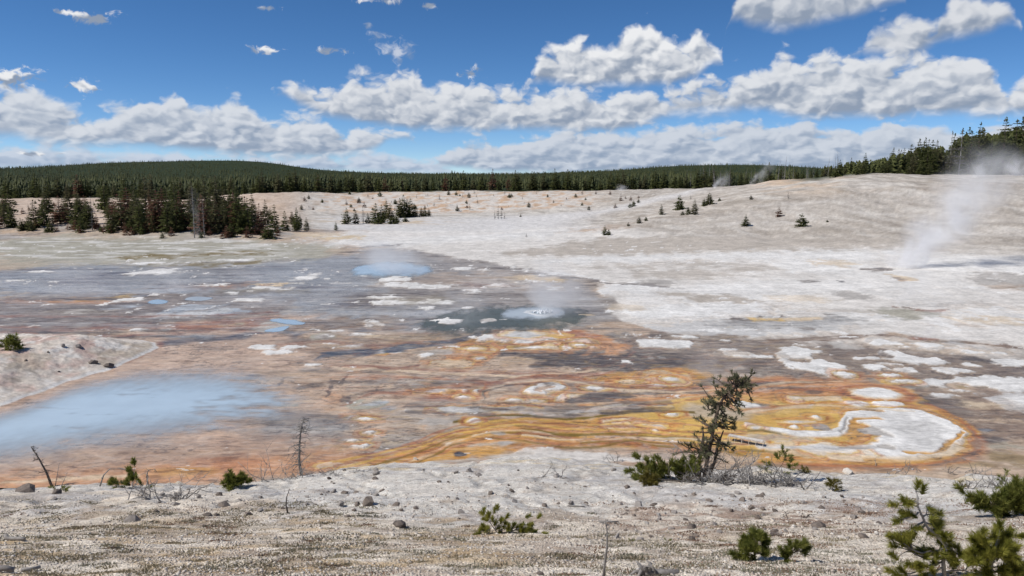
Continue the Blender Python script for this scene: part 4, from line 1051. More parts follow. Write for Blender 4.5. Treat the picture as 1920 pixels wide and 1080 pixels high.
def pool(name, px, mat, label, step=2.0, cover=None, soft=2.5, amp=2.0, z=.012, full=1.0, raise_to=None):
    """flat sheet of water inside an outline; photo pixels are laid on the basin floor"""
    px = chaikin(px, 2)
    P = np.array([plane_or(*q)[:2] for q in px])
    cen = P.mean(0)
    u = np.mean([q[0] for q in px]); v = np.mean([q[1] for q in px])
    mx = (plane_or(u + 4, v)[0] - plane_or(u, v)[0]) / 4; my = (plane_or(u, v - 2)[1] - plane_or(u, v + 2)[1]) / 4
    L = (P - cen) / (mx, my)
    lo = L.min(0) - soft * 2; hi = L.max(0) + soft * 2
    xs = np.arange(lo[0], hi[0] + step, step); ys = np.arange(lo[1], hi[1] + step * .6, step * .6)
    X, Y = np.meshgrid(xs, ys); X = X.ravel(); Y = Y.ravel()
    ns = fbm(X / 22, Y / 9, 4, int(u) % 89)
    d = poly_sd(X, Y, L) + amp * ns
    wx, wy = cen[0] + X * mx, cen[1] + Y * my
    cv = (1 - sstep(d, -soft, soft)) * full
    if cover is not None: cv = cv * cover(wx, wy, X, Y, d)
    base = float(np.max(land0(P[:, 0], P[:, 1])))
    F = grid_faces(len(ys), len(xs))
    keep = (cv[F].max(1) > .01)
    F = F[keep]
    used = np.unique(F); mp = -np.ones(len(X), int); mp[used] = np.arange(len(used))
    V = np.stack([wx, wy, np.full(len(wx), base + z)], 1)[used]
    o = mesh_obj(name, V, mp[F], mat, smooth=True)
    set_val(o, 'cover', cv[used])
    tag(o, label, kind='structure')
    return o

def milky_cover(wx, wy, X, Y, d):
    n = fbm(wx / 6.5 + wy / 9.0, wy / 2.4, 3, 201); n2 = fbm(wx / 2.0 + wy / 3, wy / .8, 3, 203)
    br = sstep(X, 20, 340)                            # ragged towards the right
    k = sstep(n + .55 * n2 + .45 - 1.0 * br + sstep(-d, 5, 60) * .75, -.9, 1.0)
    return np.clip(k, 0, .97) * sstep(-d, -8, 95)

W_MILK = water_material('milky_water', S4(206, 226, 240), .28)
W_BLUE = water_material('blue_water', S4(190, 212, 228), .25)
W_GREY = water_material('silt_water', S4(196, 204, 208), .3)
W_TEAL = water_material('teal_water', S4(106, 112, 102), .35, spec=.3)
W_NAVY = water_material('dark_water', S4(66, 84, 108), .08)
pool('milky_pool', [(-420, 850), (-120, 802), (-20, 772), (60, 748), (130, 722), (210, 698), (300, 684), (430, 680), (520, 688), (610, 722), (590, 775), (500, 820), (400, 846), (270, 852), (150, 868), (30, 888), (-120, 912), (-420, 950)], W_MILK,
     'large milky blue pool lapping the pale spit', 3.2, milky_cover, 8, 8, .085)
pool('blue_pool', [(652, 508), (680, 497), (730, 492), (780, 495), (815, 507), (800, 514), (740, 518), (680, 517)], W_BLUE, 'steaming light blue pool in the middle distance', 1.2, None, 4.5, 3.5, .03)
pool('geyser_pool', [(936, 592), (950, 581), (990, 576), (1040, 577), (1060, 584), (1052, 594), (1010, 599), (960, 598)], W_GREY, 'round grey silt pool where the small geyser bubbles', 1.2, None, 5.0, 3.0, .06)
pool('runoff_channel', [(800, 600), (870, 583), (960, 576), (1080, 580), (1105, 592), (1080, 606), (1000, 614), (900, 621), (830, 621), (790, 612)], W_TEAL, 'dark teal runoff water around the geyser pool', 1.5, None, 11, 12, .02, .8)
pool('blue_puddle', [(500, 601), (522, 597), (550, 600), (578, 607), (552, 611), (530, 606)], W_BLUE, 'upper blue arm of the chevron-shaped puddle', 1.0, None, 1, 1, .03)
pool('blue_puddle', [(494, 620), (520, 614), (546, 611), (534, 619), (520, 623), (500, 623)], W_BLUE, 'lower blue arm of the chevron-shaped puddle', 1.0, None, 1, 1, .03)
pool('round_puddle', [(276, 567), (284, 563), (300, 561), (316, 565), (312, 569), (296, 571), (282, 570)], W_BLUE, 'small round blue puddle on the left flat', .8, None, .8, .6, .03)
pool('oval_puddle', [(343, 563), (352, 557), (376, 556), (402, 559), (390, 563), (366, 565)], W_GREY, 'pale oval puddle right of the round blue one', .8, None, .8, .8, .03)

# ------------------------------------------------------------------ mesh builders for plants and rocks
class MB:
    def __init__(self):
        self.v = []; self.f = []; self.n = 0
    def add(self, v, f):
        self.v.append(np.asarray(v, float)); self.f.append(np.asarray(f, int) + self.n); self.n += len(v)
    def tube(self, pts, rad, k=5):
        pts = np.asarray(pts, float); n = len(pts)
        rad = np.broadcast_to(np.asarray(rad, float), (n,))
        d = np.gradient(pts, axis=0); d /= np.linalg.norm(d, axis=1)[:, None] + 1e-9
        ref = np.array([1.0, .13, .07]) if abs(d[0][0]) < .8 else np.array([.1, 1.0, .1])
        a = np.cross(d, ref); a /= np.linalg.norm(a, axis=1)[:, None] + 1e-9
        b = np.cross(d, a)
        th = np.arange(k) * 2 * np.pi / k
        V = (pts[:, None, :] + rad[:, None, None] * (np.cos(th)[None, :, None] * a[:, None, :] + np.sin(th)[None, :, None] * b[:, None, :])).reshape(-1, 3)
        F = []
        for i in range(n - 1):
            for j in range(k):
                q = i * k + j; r = i * k + (j + 1) % k
                F.append((q, r, r + k)); F.append((q, r + k, q + k))
        for j in range(1, k - 1):
            F.append(((n - 1) * k, (n - 1) * k + j, (n - 1) * k + j + 1)); F.append((0, j + 1, j))
        self.add(V, F)
    def tris(self, T):
        T = np.asarray(T, float).reshape(-1, 3)
        self.add(T, np.arange(len(T)).reshape(-1, 3))
    def build(self, name, mat, parent=None, smooth=False, link=True):
        return mesh_obj(name, np.concatenate(self.v), np.concatenate(self.f), mat, parent, smooth, link)

def unit(v):
    v = np.asarray(v, float); return v / (np.linalg.norm(v, axis=-1, keepdims=True) + 1e-9)

def tuft(mb, a, b, r, count, R, width=.1, spread=1.0):
    """bottle-brush of needles along the twig a-b"""
    a = np.asarray(a, float); b = np.asarray(b, float)
    ax = unit(b - a)
    t = R.random(count) ** .7
    base = a + (b - a) * t[:, None]
    rd = R.normal(size=(count, 3)); rd -= (rd @ ax)[:, None] * ax; rd = unit(rd)
    dr = unit(rd * spread + ax * (.35 + .9 * t[:, None]) + np.array([0, 0, .18]))
    ln = r * (.7 + .5 * R.random(count))
    side = unit(np.cross(dr, R.normal(size=(count, 3)))) * (ln * width)[:, None]
    tip = base + dr * ln[:, None]
    T = np.stack([base - side, base + side, tip], 1)
    mb.tris(T)

def foliage_material(name, c1, c2, c3=None, scale=3.0, trans=.25):
    m, M, bs, out = material(name)
    g = M.n('ShaderNodeNewGeometry'); oi = M.n('ShaderNodeObjectInfo')
    n = M.noise(M.vm('ADD', g.outputs['Position'], M.vm('SCALE', M.xyz(oi.outputs['Random'], oi.outputs['Random'], 0), scale=30.0)), scale, 3, .6)
    f = M.m('ADD', M.lin(n, .38, .62), M.lin(g.outputs['Random Per Island'], 0, 1, -.35, .35), clamp=True)
    c = M.mix(f, c1, c2)
    if c3 is not None: c = M.mix(M.step(oi.outputs['Random'], .5, 1.0), c, c3)
    M.put(bs.inputs['Base Color'], c)
    bs.inputs['Roughness'].default_value = .65; bs.inputs['Specular IOR Level'].default_value = .25
    tr = M.n('ShaderNodeBsdfTranslucent'); M.put(tr.inputs[0], c)
    mx = M.n('ShaderNodeMixShader'); mx.inputs[0].default_value = trans
    m.node_tree.links.new(bs.outputs[0], mx.inputs[1]); m.node_tree.links.new(tr.outputs[0], mx.inputs[2]); m.node_tree.links.new(mx.outputs[0], out.inputs[0])
    return m

def plain_material(name, c1, c2, scale=8.0, rough=.9, bump=.01, detail=4):
    m, M, bs, out = material(name)
    tcn = M.n('ShaderNodeTexCoord'); g = M.n('ShaderNodeNewGeometry'); oi = M.n('ShaderNodeObjectInfo')
    n = M.noise(g.outputs['Position'], scale, detail, .65)
    f = M.m('ADD', M.lin(n, .3, .7), M.lin(oi.outputs['Random'], 0, 1, -.3, .3), clamp=True)
    M.put(bs.inputs['Base Color'], M.mix(f, c1, c2))
    bs.inputs['Roughness'].default_value = rough; bs.inputs['Specular IOR Level'].default_value = .15
    if bump:
        bp = M.n('ShaderNodeBump'); bp.inputs['Distance'].default_value = bump; bp.inputs['Strength'].default_value = .8
        M.put(bp.inputs['Height'], n); M.put(bs.inputs['Normal'], bp.outputs[0])
    return m

BARK = plain_material('pine_bark', (.16, .12, .09, 1), (.07, .055, .045, 1), 6)
DEADWOOD = plain_material('weathered_wood', (.36, .34, .32, 1), (.17, .155, .145, 1), 9, .85, .006)
DARKWOOD = plain_material('dark_deadwood', (.17, .145, .125, 1), (.07, .06, .055, 1), 9, .85, .006)
GREEN = foliage_material('pine_green', (.075, .092, .032, 1), (.175, .185, .068, 1), (.150, .150, .070, 1), .8, .48)
OLIVE = foliage_material('pine_olive', (.110, .108, .052, 1), (.210, .195, .105, 1), None, .8, .48)
RED = foliage_material('pine_red', (.180, .090, .060, 1), (.260, .150, .105, 1), None, .8, .48)
GREYF = foliage_material('pine_grey', (.150, .140, .125, 1), (.240, .225, .205, 1), None, .8)
NEEDLE = foliage_material('needle_bright', (.170, .180, .026, 1), (.370, .350, .075, 1), None, 5, .42)
NEEDLE_D = foliage_material('needle_dark', (.115, .136, .026, 1), (.260, .262, .064, 1), None, 5, .4)
OLIVE_N = foliage_material('old_pine_needles', (.120, .122, .066, 1), (.230, .222, .130, 1), None, 2, .4)
NEEDLE_Y = foliage_material('needle_yellow', (.120, .105, .020, 1), (.200, .165, .040, 1), None, 5, .25)

def conifer_meshes(seed, kind='green', layers=19, fat=.20, gap=.12):
    """unit-height conifer: (trunk mesh, crown mesh)"""
    R = np.random.default_rng(seed)
    tb = MB()
    bend = R.normal(size=2) * .012
    zs = np.linspace(-.03, 1.0, 7)
    tb.tube(np.stack([bend[0] * np.sin(zs * 3), bend[1] * np.sin(zs * 2.3), zs], 1), np.linspace(.017, .002, 7), 5)
    cb = MB()
    if kind == 'bare':
        for i in range(46):
            h = .12 + .85 * R.random(); a = R.random() * 6.283; L = (.05 + .12 * R.random()) * (1.15 - h)
            d = np.array([math.cos(a), math.sin(a), -.25 + .4 * R.random()])
            p0 = np.array([0, 0, h]); cb.tube([p0, p0 + d * L * .6, p0 + d * L + np.array([0, 0, -.01])], [.003, .002, .0008], 3)
        return tb, cb
    T = []
    base = gap
    for i in range(layers):
        h = base + (1 - base) * (i + R.random() * .7) / layers
        env = fat * (1.04 - h) ** .72 * (.55 + .45 * min(1, (h - base) * 5 + .35))
        nb = int(5 + 4 * (1 - h) + R.integers(0, 3))
        a0 = R.random() * 6.283
        for j in range(nb):
            a = a0 + j * 6.283 / nb + R.normal() * .25
            L = env * (.55 + .65 * R.random())
            if R.random() < .07: L *= 1.3
            d = np.array([math.cos(a), math.sin(a), 0])
            up = .25 - .45 * (1 - h) + R.normal() * .12
            for q in range(3):
                s = .35 + .32 * q
                c = np.array([0, 0, h]) + d * L * s + np.array([0, 0, L * s * up])
                w = L * (.46 - .09 * q) * (.8 + .5 * R.random())
                for _ in range(2):
                    n1 = unit(d * (.8 + .5 * R.random()) + R.normal(size=3) * .35 + np.array([0, 0, up + .22]))
                    n2 = unit(np.cross(n1, unit(R.normal(size=3) * .6 + np.array([0, 0, 1]))))
                    T.append([c - n1 * w * .45 - n2 * w * .30, c + n2 * w * .42 + n1 * w * .05, c + n1 * w * .85 + R.normal(size=3) * w * .1])
                    T.append([c - n1 * w * .45 - n2 * w * .30, c + n1 * w * .55 - n2 * w * .35, c + n1 * w * .15 + n2 * w * .1 - np.array([0, 0, w * .2])])
    # leader
    for _ in range(8):
        c = np.array([0, 0, .93 + .06 * R.random()]); d = unit(R.normal(size=3) * np.array([1, 1, .3])) * .022
        T.append([c, c + d + np.array([0, 0, .03]), c + np.array([0, 0, .05])])
    cb.tris(T)
    return tb, cb

PROTO = {}
def proto(kind, seeds, **kw):
    L = []
    mat = {'green': GREEN, 'olive': OLIVE, 'red': RED, 'grey': GREYF, 'bare': DEADWOOD, 'bush': GREEN, 'redbush': RED}[kind]
    for s in seeds:
        tb, cb = conifer_meshes(s, kind, **kw)
        t = tb.build('trunk', DEADWOOD if kind in ('bare', 'grey') else BARK, None, True, False).data
        c = cb.build('crown', mat, None, False, False).data
        L.append((t, c))
    PROTO[kind] = L
proto('green', range(100, 108), fat=.23, gap=.05)
proto('olive', range(110, 114), fat=.22, gap=.06)
proto('red', range(120, 123), fat=.22, layers=16, gap=.06)
proto('grey', range(130, 132), fat=.13, layers=9)
proto('bare', range(140, 143))
proto('bush', range(150, 154), fat=.46, layers=13, gap=.02)
proto('redbush', range(160, 162), fat=.42, layers=9, gap=.03)

def tree(name, kind, x, y, h, label, cat, group=None, rz=None, lean=0.0, wide=1.0):
    t, c = random.choice(PROTO[kind])
    z = gz(x, y)
    r = empty(name, (x, y, z - .02 * h), random.random() * 6.28 if rz is None else rz, 1.0)
    r.scale = (h * wide, h * wide, h)
    if lean: r.rotation_euler[1] = lean
    for nm, me in (('trunk', t), ('crown' if kind != 'bare' else 'dead_branch_whorl', c)):
        o = bpy.data.objects.new(nm, me); col.objects.link(o); o.parent = r
    tag(r, label, cat, group)
    return r

# ---- left grove on the far bank
SHORE = lambda u: np.interp(u, [-40, 0, 200, 300, 420, 480, 520, 600], [436, 437, 441, 449, 450, 448, 445, 442])
HPX = lambda u: np.interp(u, [-40, 0, 60, 120, 200, 260, 300, 380, 430, 470, 520, 580], [44, 46, 50, 54, 60, 72, 82, 88, 82, 62, 48, 36])
GL = {'green': ('green pine crowded in the left grove on the far bank', 'living pines of the left grove'),
      'olive': ('olive thinning pine in the left grove on the far bank', 'thinning pines of the left grove'),
      'red': ('rust-red dying pine in the left grove on the far bank', 'dying pines of the left grove'),
      'grey': ('grey leafless conifer in the left grove on the far bank', 'bare conifers of the left grove'),
      'bush': ('low bushy green pine at the foot of the left grove', 'bushy pines of the left grove'),
      'redbush': ('low rust-brown bush at the foot of the left grove', 'brown bushes of the left grove')}
R = np.random.default_rng(77)
n_green = 0
for i in range(150):
    u = -30 + 600 * R.random() if i < 108 else 205 + 270 * R.random()
    if u > 500 and R.random() < .5: continue
    v = SHORE(u) - 9 - 30 * R.random()
    if u < 200: v = SHORE(u) - 4 - 44 * R.random()
    P = hit(u, v, 200)
    h = HPX(u) * (.42 + .66 * R.random()) * px_m(P)
    q = R.random()
    kind = 'green' if q < .48 else 'olive' if q < .69 else 'red' if q < .85 else 'grey' if q < .89 else 'bush' if q < .97 else 'redbush'
    if u < 200 and kind == 'green' and R.random() < .35: kind = 'olive'
    if u < 230 and kind == 'olive' and R.random() < .3: kind = 'redbush'
    w = (1.05 if u > 230 else 1.35) * R.uniform(.8, 1.3)
    if kind in ('bush', 'redbush'): h *= .5; w = 1.0
    size = 'tall' if h > 11 else 'middling' if h > 7.5 else 'short'
    part = 'left end' if u < 130 else 'left half' if u < 260 else 'centre' if u < 380 else 'right end'
    lab = size + ' ' + GL[kind][0].replace('in the left grove', 'at the %s of the left grove' % part)
    tree('pine_tree', kind, P[0], P[1], h, lab, 'pine tree', lab.replace(' on the far bank', ''), wide=w)
for i in range(44):
    u = 20 + 520 * R.random(); v = SHORE(u) - 2 - 10 * R.random()
    P = hit(u, v, 200); kind = 'bush' if R.random() < .6 else 'redbush'
    tree('pine_shrub', kind, P[0], P[1], (9 + 16 * R.random()) * px_m(P), GL[kind][0], 'shrub', GL[kind][1])
P = hit(365, 446, 200); tree('dead_tree', 'bare', P[0], P[1], 100 * px_m(P), 'tallest bare silvery snag standing above the left grove', 'dead tree', wide=.6)
P = hit(384, 446, 200); tree('dead_tree', 'bare', P[0], P[1], 76 * px_m(P), 'shorter grey snag right of the tallest snag', 'dead tree', wide=.6)
for (u, v, h, kind, lab) in [(504, 447, 30, 'bush', 'rounded green pine at the right tip of the left grove'), (535, 433, 38, 'green', 'slim green pine just right of the left grove'),
                             (556, 433, 34, 'green', 'second slim pine right of the left grove'), (575, 433, 26, 'olive', 'third small pine right of the left grove, beside dead twigs'), (630, 432, 17, 'green', 'tiny lone pine between the two groves')]:
    P = hit(u, v, 200); tree('pine_tree', kind, P[0], P[1], h * px_m(P), lab, 'pine tree', wide=1.2)
# ---- small middle grove
MG = [(650, 420, 30, 'green'), (667, 420, 26, 'olive'), (681, 419, 31, 'grey'), (690, 419, 20, 'green'), (705, 418, 37, 'green'), (716, 418, 34, 'green'), (725, 410, 34, 'green'), (732, 412, 30, 'olive'), (742, 418, 14, 'bush'),
      (750, 408, 36, 'green'), (757, 407, 42, 'green'), (764, 407, 34, 'green'), (770, 406, 34, 'green'), (779, 406, 22, 'green'), (790, 406, 18, 'green'), (796, 406, 19, 'green'), (804, 405, 15, 'green'), (735, 420, 14, 'bush'), (710, 420, 16, 'bush'), (760, 416, 10, 'bush'), (672, 420, 14, 'grey')]
for (u, v, h, kind) in MG:
    P = hit(u, v, 200)
    lab = {'green': 'green pine in the small grove on the pale wash', 'olive': 'olive pine in the small grove on the pale wash', 'grey': 'grey bare conifer in the small grove on the pale wash', 'bush': 'low bushy pine under the small grove on the pale wash'}[kind]
    tree('pine_tree', kind, P[0], P[1], h * px_m(P), lab, 'pine tree', lab.split(' on the')[0] + ' set', wide=1.55)
# ---- scattered trees on the right slope
for (u, v, h, kind, w, lab) in [(1398, 424, 22, 'green', 1.7, 'small green pine alone on the grey slope, left of two others'), (1460, 406, 18, 'redbush', 1.0, 'rust-brown dead pine alone on the grey slope'),
        (1503, 425, 25, 'bush', 1.15, 'broad dark green pine alone on the grey slope'), (1551, 416, 4, 'bush', 1.5, 'tiny shrub right of the broad slope pine'),
        (1240, 402, 19, 'green', 1.4, 'narrow pine at the left end of the slope clump'), (1274, 393, 28, 'bush', .9, 'tallest bushy pine of the clump on the slope'), (1302, 402, 28, 'olive', 1.6, 'loose olive pine in the clump on the slope'),
        (1330, 383, 22, 'bush', .9, 'leaning green pine at the right of the slope clump'), (1320, 386, 14, 'bush', 1, 'small pine below the leaning one of the slope clump'), (1290, 402, 14, 'bush', 1, 'low bush between the clump pines on the slope'),
        (1280, 404, 9, 'bush', 1.2, 'lowest bush of the slope clump'), (1349, 377, 7, 'bush', 1.2, 'tiny bush right of the slope clump'), (1408, 374, 9, 'olive', 1.8, 'tiny olive pine high on the slope'), (1478, 373, 14, 'grey', 1.3, 'bare grey sapling high on the slope'),
        (1134, 441, 19, 'green', 1.4, 'small upright pine at the slope foot'), (1141, 441, 12, 'bush', 1, 'round bush touching the small slope-foot pine'), (1198, 419, 14, 'olive', 1.8, 'olive shrub halfway between slope foot and clump'), (1211, 414, 8, 'bush', 1.1, 'round bush right of the olive shrub'),
        (1178, 424, 8, 'olive', 2, 'faint olive shrub left of the olive shrub'), (987, 445, 8, 'grey', 2.6, 'dry grey shrub alone on the tan wash'), (1295, 374, 9, 'grey', 2, 'grey shrub above the slope clump')]:
    P = hit(u, v, 150); tree('slope_pine', kind, P[0], P[1], h * px_m(P), lab, 'pine tree' if h > 12 else 'shrub', 'scattered pines on the right slope', wide=w)
for k, (u, v, h) in enumerate([(928, 411, 18), (934, 411, 25), (940, 410, 22), (946, 411, 14)]):
    P = hit(u, v, 200); tree('dead_tree', 'grey', P[0], P[1], h * px_m(P), 'grey dead conifer in the tight clump below the mid barren slope', 'dead tree', 'grey clump below the mid barren slope', wide=1.2)
P = hit(976, 407, 200); tree('dry_shrub', 'olive', P[0], P[1], 6 * px_m(P), 'tiny olive shrub right of the grey dead clump', 'shrub', wide=2)
# ---- crest trees at the right
CH = lambda u: np.interp(u, [1460, 1500, 1560, 1600, 1640, 1690, 1730, 1775, 1790, 1830, 1870, 1915, 1960, 2200], [16, 22, 28, 34, 38, 52, 64, 66, 86, 92, 98, 108, 110, 110])
k = 0
for i in range(86):
    u = 1475 + (480 * R.random() if i < 62 else 200 + 300 * R.random())
    y = 333 + 55 * R.random() ** 1.2 + max(0, (1600 - u)) * .25
    x = (u - 960) / FPX * (y * CP)
    h = CH(u) * (.62 + .46 * R.random() ** .8) * (y * CP) / FPX
    q = R.random(); kind = 'green' if q < .72 else 'olive' if q < .92 else 'grey'
    lab = {'green': 'tall green pine on the crest of the right hill', 'olive': 'greyish-olive pine on the crest of the right hill', 'grey': 'half-bare grey pine on the crest of the right hill'}[kind]
    where = 'left, thinning end of the crest' if u < 1640 else 'middle of the crest' if u < 1780 else 'right end of the crest'
    lab = lab.replace('crest', where); lab = lab.replace('tall', 'short') if h < 9 else lab
    tree('pine_tree', kind, x, y, h, lab, 'pine tree', lab.replace('pine', 'pines'), wide=R.uniform(.8, 1.15))
for i in range(16):
    u = 1560 + 330 * R.random(); y = 331 + 4 * R.random(); x = (u - 960) / FPX * y * CP
    tree('pine_tree', 'bush', x, y, (10 + 18 * R.random()) * y / FPX, 'low bushy young pine at the foot of the crest trees', 'pine tree', 'young pines at the foot of the crest trees')
# leaning pale dead trunk among them
tb = MB(); tb.tube([(0, 0, -.2), (.5, 0, 3), (1.4, 0, 6), (3.0, 0, 8.6), (5.2, 0, 10.2)], [.16, .13, .1, .07, .03], 6)
for a_, b_ in [((.8, 0, 4), (-1.2, .3, 6.2)), ((1.4, 0, 6), (1.0, -.3, 7.6)), ((.3, 0, 2), (-1.0, .2, 4))]: tb.tube([a_, b_], [.06, .02], 4)
x = (1874 - 960) / FPX * 331; o = tb.build('dead_tree', DEADWOOD); o.location = (x, 331, gz(x, 331)); tag(o, 'pale curved dead trunk leaning in front of the crest pines', 'dead tree')
# thin snags on the skyline
for i in range(34):
    u = 1270 + 330 * R.random(); y = forest_front(u) - 20 + 60 * R.random() if u < 1480 else 345 + 40 * R.random()
    x = (u - 960) / FPX * y * CP
    tree('dead_tree', 'bare', x, y, (26 + 26 * R.random()) * (y / FPX) if u < 1480 else (20 + 25 * R.random()) * y / FPX, 'thin bare snag sticking up along the skyline left of the crest pines', 'dead tree', 'skyline snags', lean=R.normal() * .1, wide=.7)

# ---- front row of the far forest (singly), the mass behind it as one wood
for i in range(100):
    u = -20 + 1500 * (i + R.random()) / 100
    y = float(forest_front(u)) + 2 + 14 * R.random(); x = (u - 960) / FPX * y * CP
    q = R.random(); kind = 'green' if q < .68 else 'olive' if q < .86 else 'red' if (480 < u < 1000 or q > .97) else 'green'
    lab = {'green': 'green pine in the front row of the far forest', 'olive': 'olive pine in the front row of the far forest', 'red': 'rust-brown dying pine in the front row of the far forest'}[kind]
    lab += ' ' + ('behind the left grove' if u < 560 else 'above the mid barren slope' if u < 1050 else 'beside the right hill shoulder')
    tree('pine_tree', kind, x, y, 8 + 9 * R.random(), lab, 'pine tree', lab.replace('pine', 'pines'), wide=1.3)

def far_conifer(R, tiers=4, sides=6):
    V = []; F = []
    for i in range(tiers):
        z0 = .06 + .86 * i / tiers; z1 = min(1.0, z0 + 1.75 / tiers * .62)
        r = .19 * (1 - z0) ** .75 + .02
        n = len(V)
        a0 = R.random() * 6.28
        for j in range(sides):
            rr = r * (.55 + .75 * R.random()); a = a0 + j * 6.283 / sides
            V.append((rr * math.cos(a), rr * math.sin(a), z0 + .05 * R.normal()))
        V.append((.02 * R.normal(), .02 * R.normal(), z1))
        for j in range(sides): F.append((n + j, n + (j + 1) % sides, n + sides))
    return np.array(V), np.array(F)

def scatter(protos, pos, hgt, wid):
    """many copies of small meshes joined into one"""
    V = []; F = []; n = 0
    pick = np.random.default_rng(5).integers(0, len(protos), len(pos)); ang = np.random.default_rng(6).random(len(pos)) * 6.283
    for kx, (pv, pf) in enumerate(protos):
        m = np.nonzero(pick == kx)[0]
        if len(m) == 0: continue
        ca, sa = np.cos(ang[m])[:, None], np.sin(ang[m])[:, None]
        X = (pv[None, :, 0] * ca - pv[None, :, 1] * sa) * wid[m][:, None] + pos[m, 0][:, None]
        Y = (pv[None, :, 0] * sa + pv[None, :, 1] * ca) * wid[m][:, None] + pos[m, 1][:, None]
        Z = pv[None, :, 2] * hgt[m][:, None] + pos[m, 2][:, None]
        V.append(np.stack([X, Y, Z], 2).reshape(-1, 3))
        F.append((pf[None, :, :] + (np.arange(len(m)) * len(pv))[:, None, None]).reshape(-1, 3) + n)
        n += len(m) * len(pv)
    return np.concatenate(V), np.concatenate(F)

R = np.random.default_rng(99)
FOREST = foliage_material('forest_green', (.040, .055, .022, 1), (.108, .118, .044, 1), None, .02, .35)
pv = [far_conifer(R, 3 + int(R.integers(0, 3)), 5 + int(R.integers(0, 3))) for _ in range(16)]; pv3 = [far_conifer(R, 3, 5) for _ in range(8)]
def spread(n, ylo, yhi, ulo, uhi):
    return ulo + (uhi - ulo) * R.random(n), np.exp(math.log(ylo) + (math.log(yhi) - math.log(ylo)) * R.random(n))
def wood(U, Y, protos, h0, h1):
    X = (U - 960) / FPX * (Y * CP + 10 * SP)
    clear = (((X + 1450) / 55) ** 2 + ((Y - 2500) / 70) ** 2 > 1)
    strip = ~((U > 235) & (U < 345) & (np.abs(Y - 900 - 10 * np.sin(U / 20)) < 28))
    gap = fbm(X / 90, Y / 200, 3, 303) < .52
    k = clear & strip & gap
    X, Y = X[k], Y[k]
    H = (h0 + (h1 - h0) * R.random(len(X)) ** 1.8) * (1 + .55 * fbm(X / 90, Y / 150, 3, 301))
    return scatter(protos, np.stack([X, Y, land(X, Y) - .3], 1), H, H * (.55 + .5 * R.random(len(X))))
parts_ = []
u, y = spread(10500, 1, 1.30, -60, 1500); parts_.append(wood(u, forest_front(u) + 12 + (y - 1) * 600, pv, 4.0, 12.0))
u, y = spread(5000, 700, 1250, -60, 1640); parts_.append(wood(u, y, pv, 4.5, 10))
u, y = spread(20000, 1150, 3300, -60, 1560); parts_.append(wood(u, y, pv3, 3.6, 7.5))
u, y = spread(3200, 3300, 4700, 1050, 1700); parts_.append(wood(u, y, pv3, 8, 13))
V = np.concatenate([q[0] for q in parts_]); off_ = np.cumsum([0] + [len(q[0]) for q in parts_[:-1]])
F = np.concatenate([q[1] + o_ for q, o_ in zip(parts_, off_)])
far = mesh_obj('far_forest', V, F, FOREST)
tag(far, 'dense dark pine forest covering the far plateau and ridges', 'forest', kind='stuff')
# the wood behind the crest of the right hill
u = 1540 + 460 * R.random(720); y = 350 + 110 * R.random(720) + np.maximum(0, 1600 - u) * .25; x = (u - 960) / FPX * y * CP
H = CH(u) * (.56 + .38 * R.random(720)) * y / FPX * .96
V, F = scatter([far_conifer(R, 8, 7) for _ in range(8)], np.stack([x, y, land(x, y) - .3], 1), H, H * 1.05)
cw = mesh_obj('crest_wood', V, F, GREEN); tag(cw, 'dense pine wood behind the crest of the right hill', 'forest', kind='stuff')
# low scrub dotted over the barren slopes
for i in range(115):
    if i < 80: u = 560 + 640 * R.random(); v = 362 + 34 * R.random()
    else: u = 0 + 480 * R.random(); v = 376 + 18 * R.random()
    P = hit(u, v, 300); kind = ['olive', 'grey', 'redbush', 'bush', 'grey'][int(R.integers(0, 5))]
    lab = 'low scrub bush dotted over the pale barren slope below the forest'
    tree('scrub_bush', kind, P[0], P[1], (4 + 7 * R.random()) * px_m(P), lab, 'shrub', 'scrub on the barren slopes', wide=2.2 if kind in ('olive', 'grey') else 1.1)

# ------------------------------------------------------------------ foreground rocks, gravel, wood
ROCK = plain_material('brown_rock', (.215, .178, .150, 1), (.100, .084, .074, 1), 7, .9, .03)
ROCK_G = plain_material('grey_rock', (.34, .31, .285, 1), (.19, .17, .155, 1), 8, .9, .02)
ROCK_W = plain_material('white_rock', (.66, .62, .56, 1), (.45, .41, .36, 1), 10, .9, .02)

def rock_mesh(seed, mat):
    R = np.random.default_rng(seed)
    n = 24
    P = unit(R.normal(size=(n, 3)))
    P *= (np.array([1, .8, .62]) * (.85 + .3 * R.random(3)))
    for _ in range(7):                       # knock flat facets off
        d = unit(R.normal(size=3)); lim = .38 + .32 * R.random()
        s = P @ d; P = P - np.maximum(s - lim, 0)[:, None] * d
    me = bpy.data.meshes.new('rock')
    import bmesh
    bm = bmesh.new()
    for q in P: bm.verts.new(q)
    bmesh.ops.convex_hull(bm, input=bm.verts)
    lone = [v_ for v_ in bm.verts if not v_.link_faces]
    bmesh.ops.delete(bm, geom=lone, context='VERTS')
    bmesh.ops.recalc_face_normals(bm, faces=bm.faces)
    bm.to_mesh(me); bm.free()
    me.materials.append(mat)
    return me
RM = {'brown': [rock_mesh(s, ROCK) for s in range(5)], 'grey': [rock_mesh(s + 10, ROCK_G) for s in range(6)], 'white': [rock_mesh(s + 20, ROCK_W) for s in range(3)]}

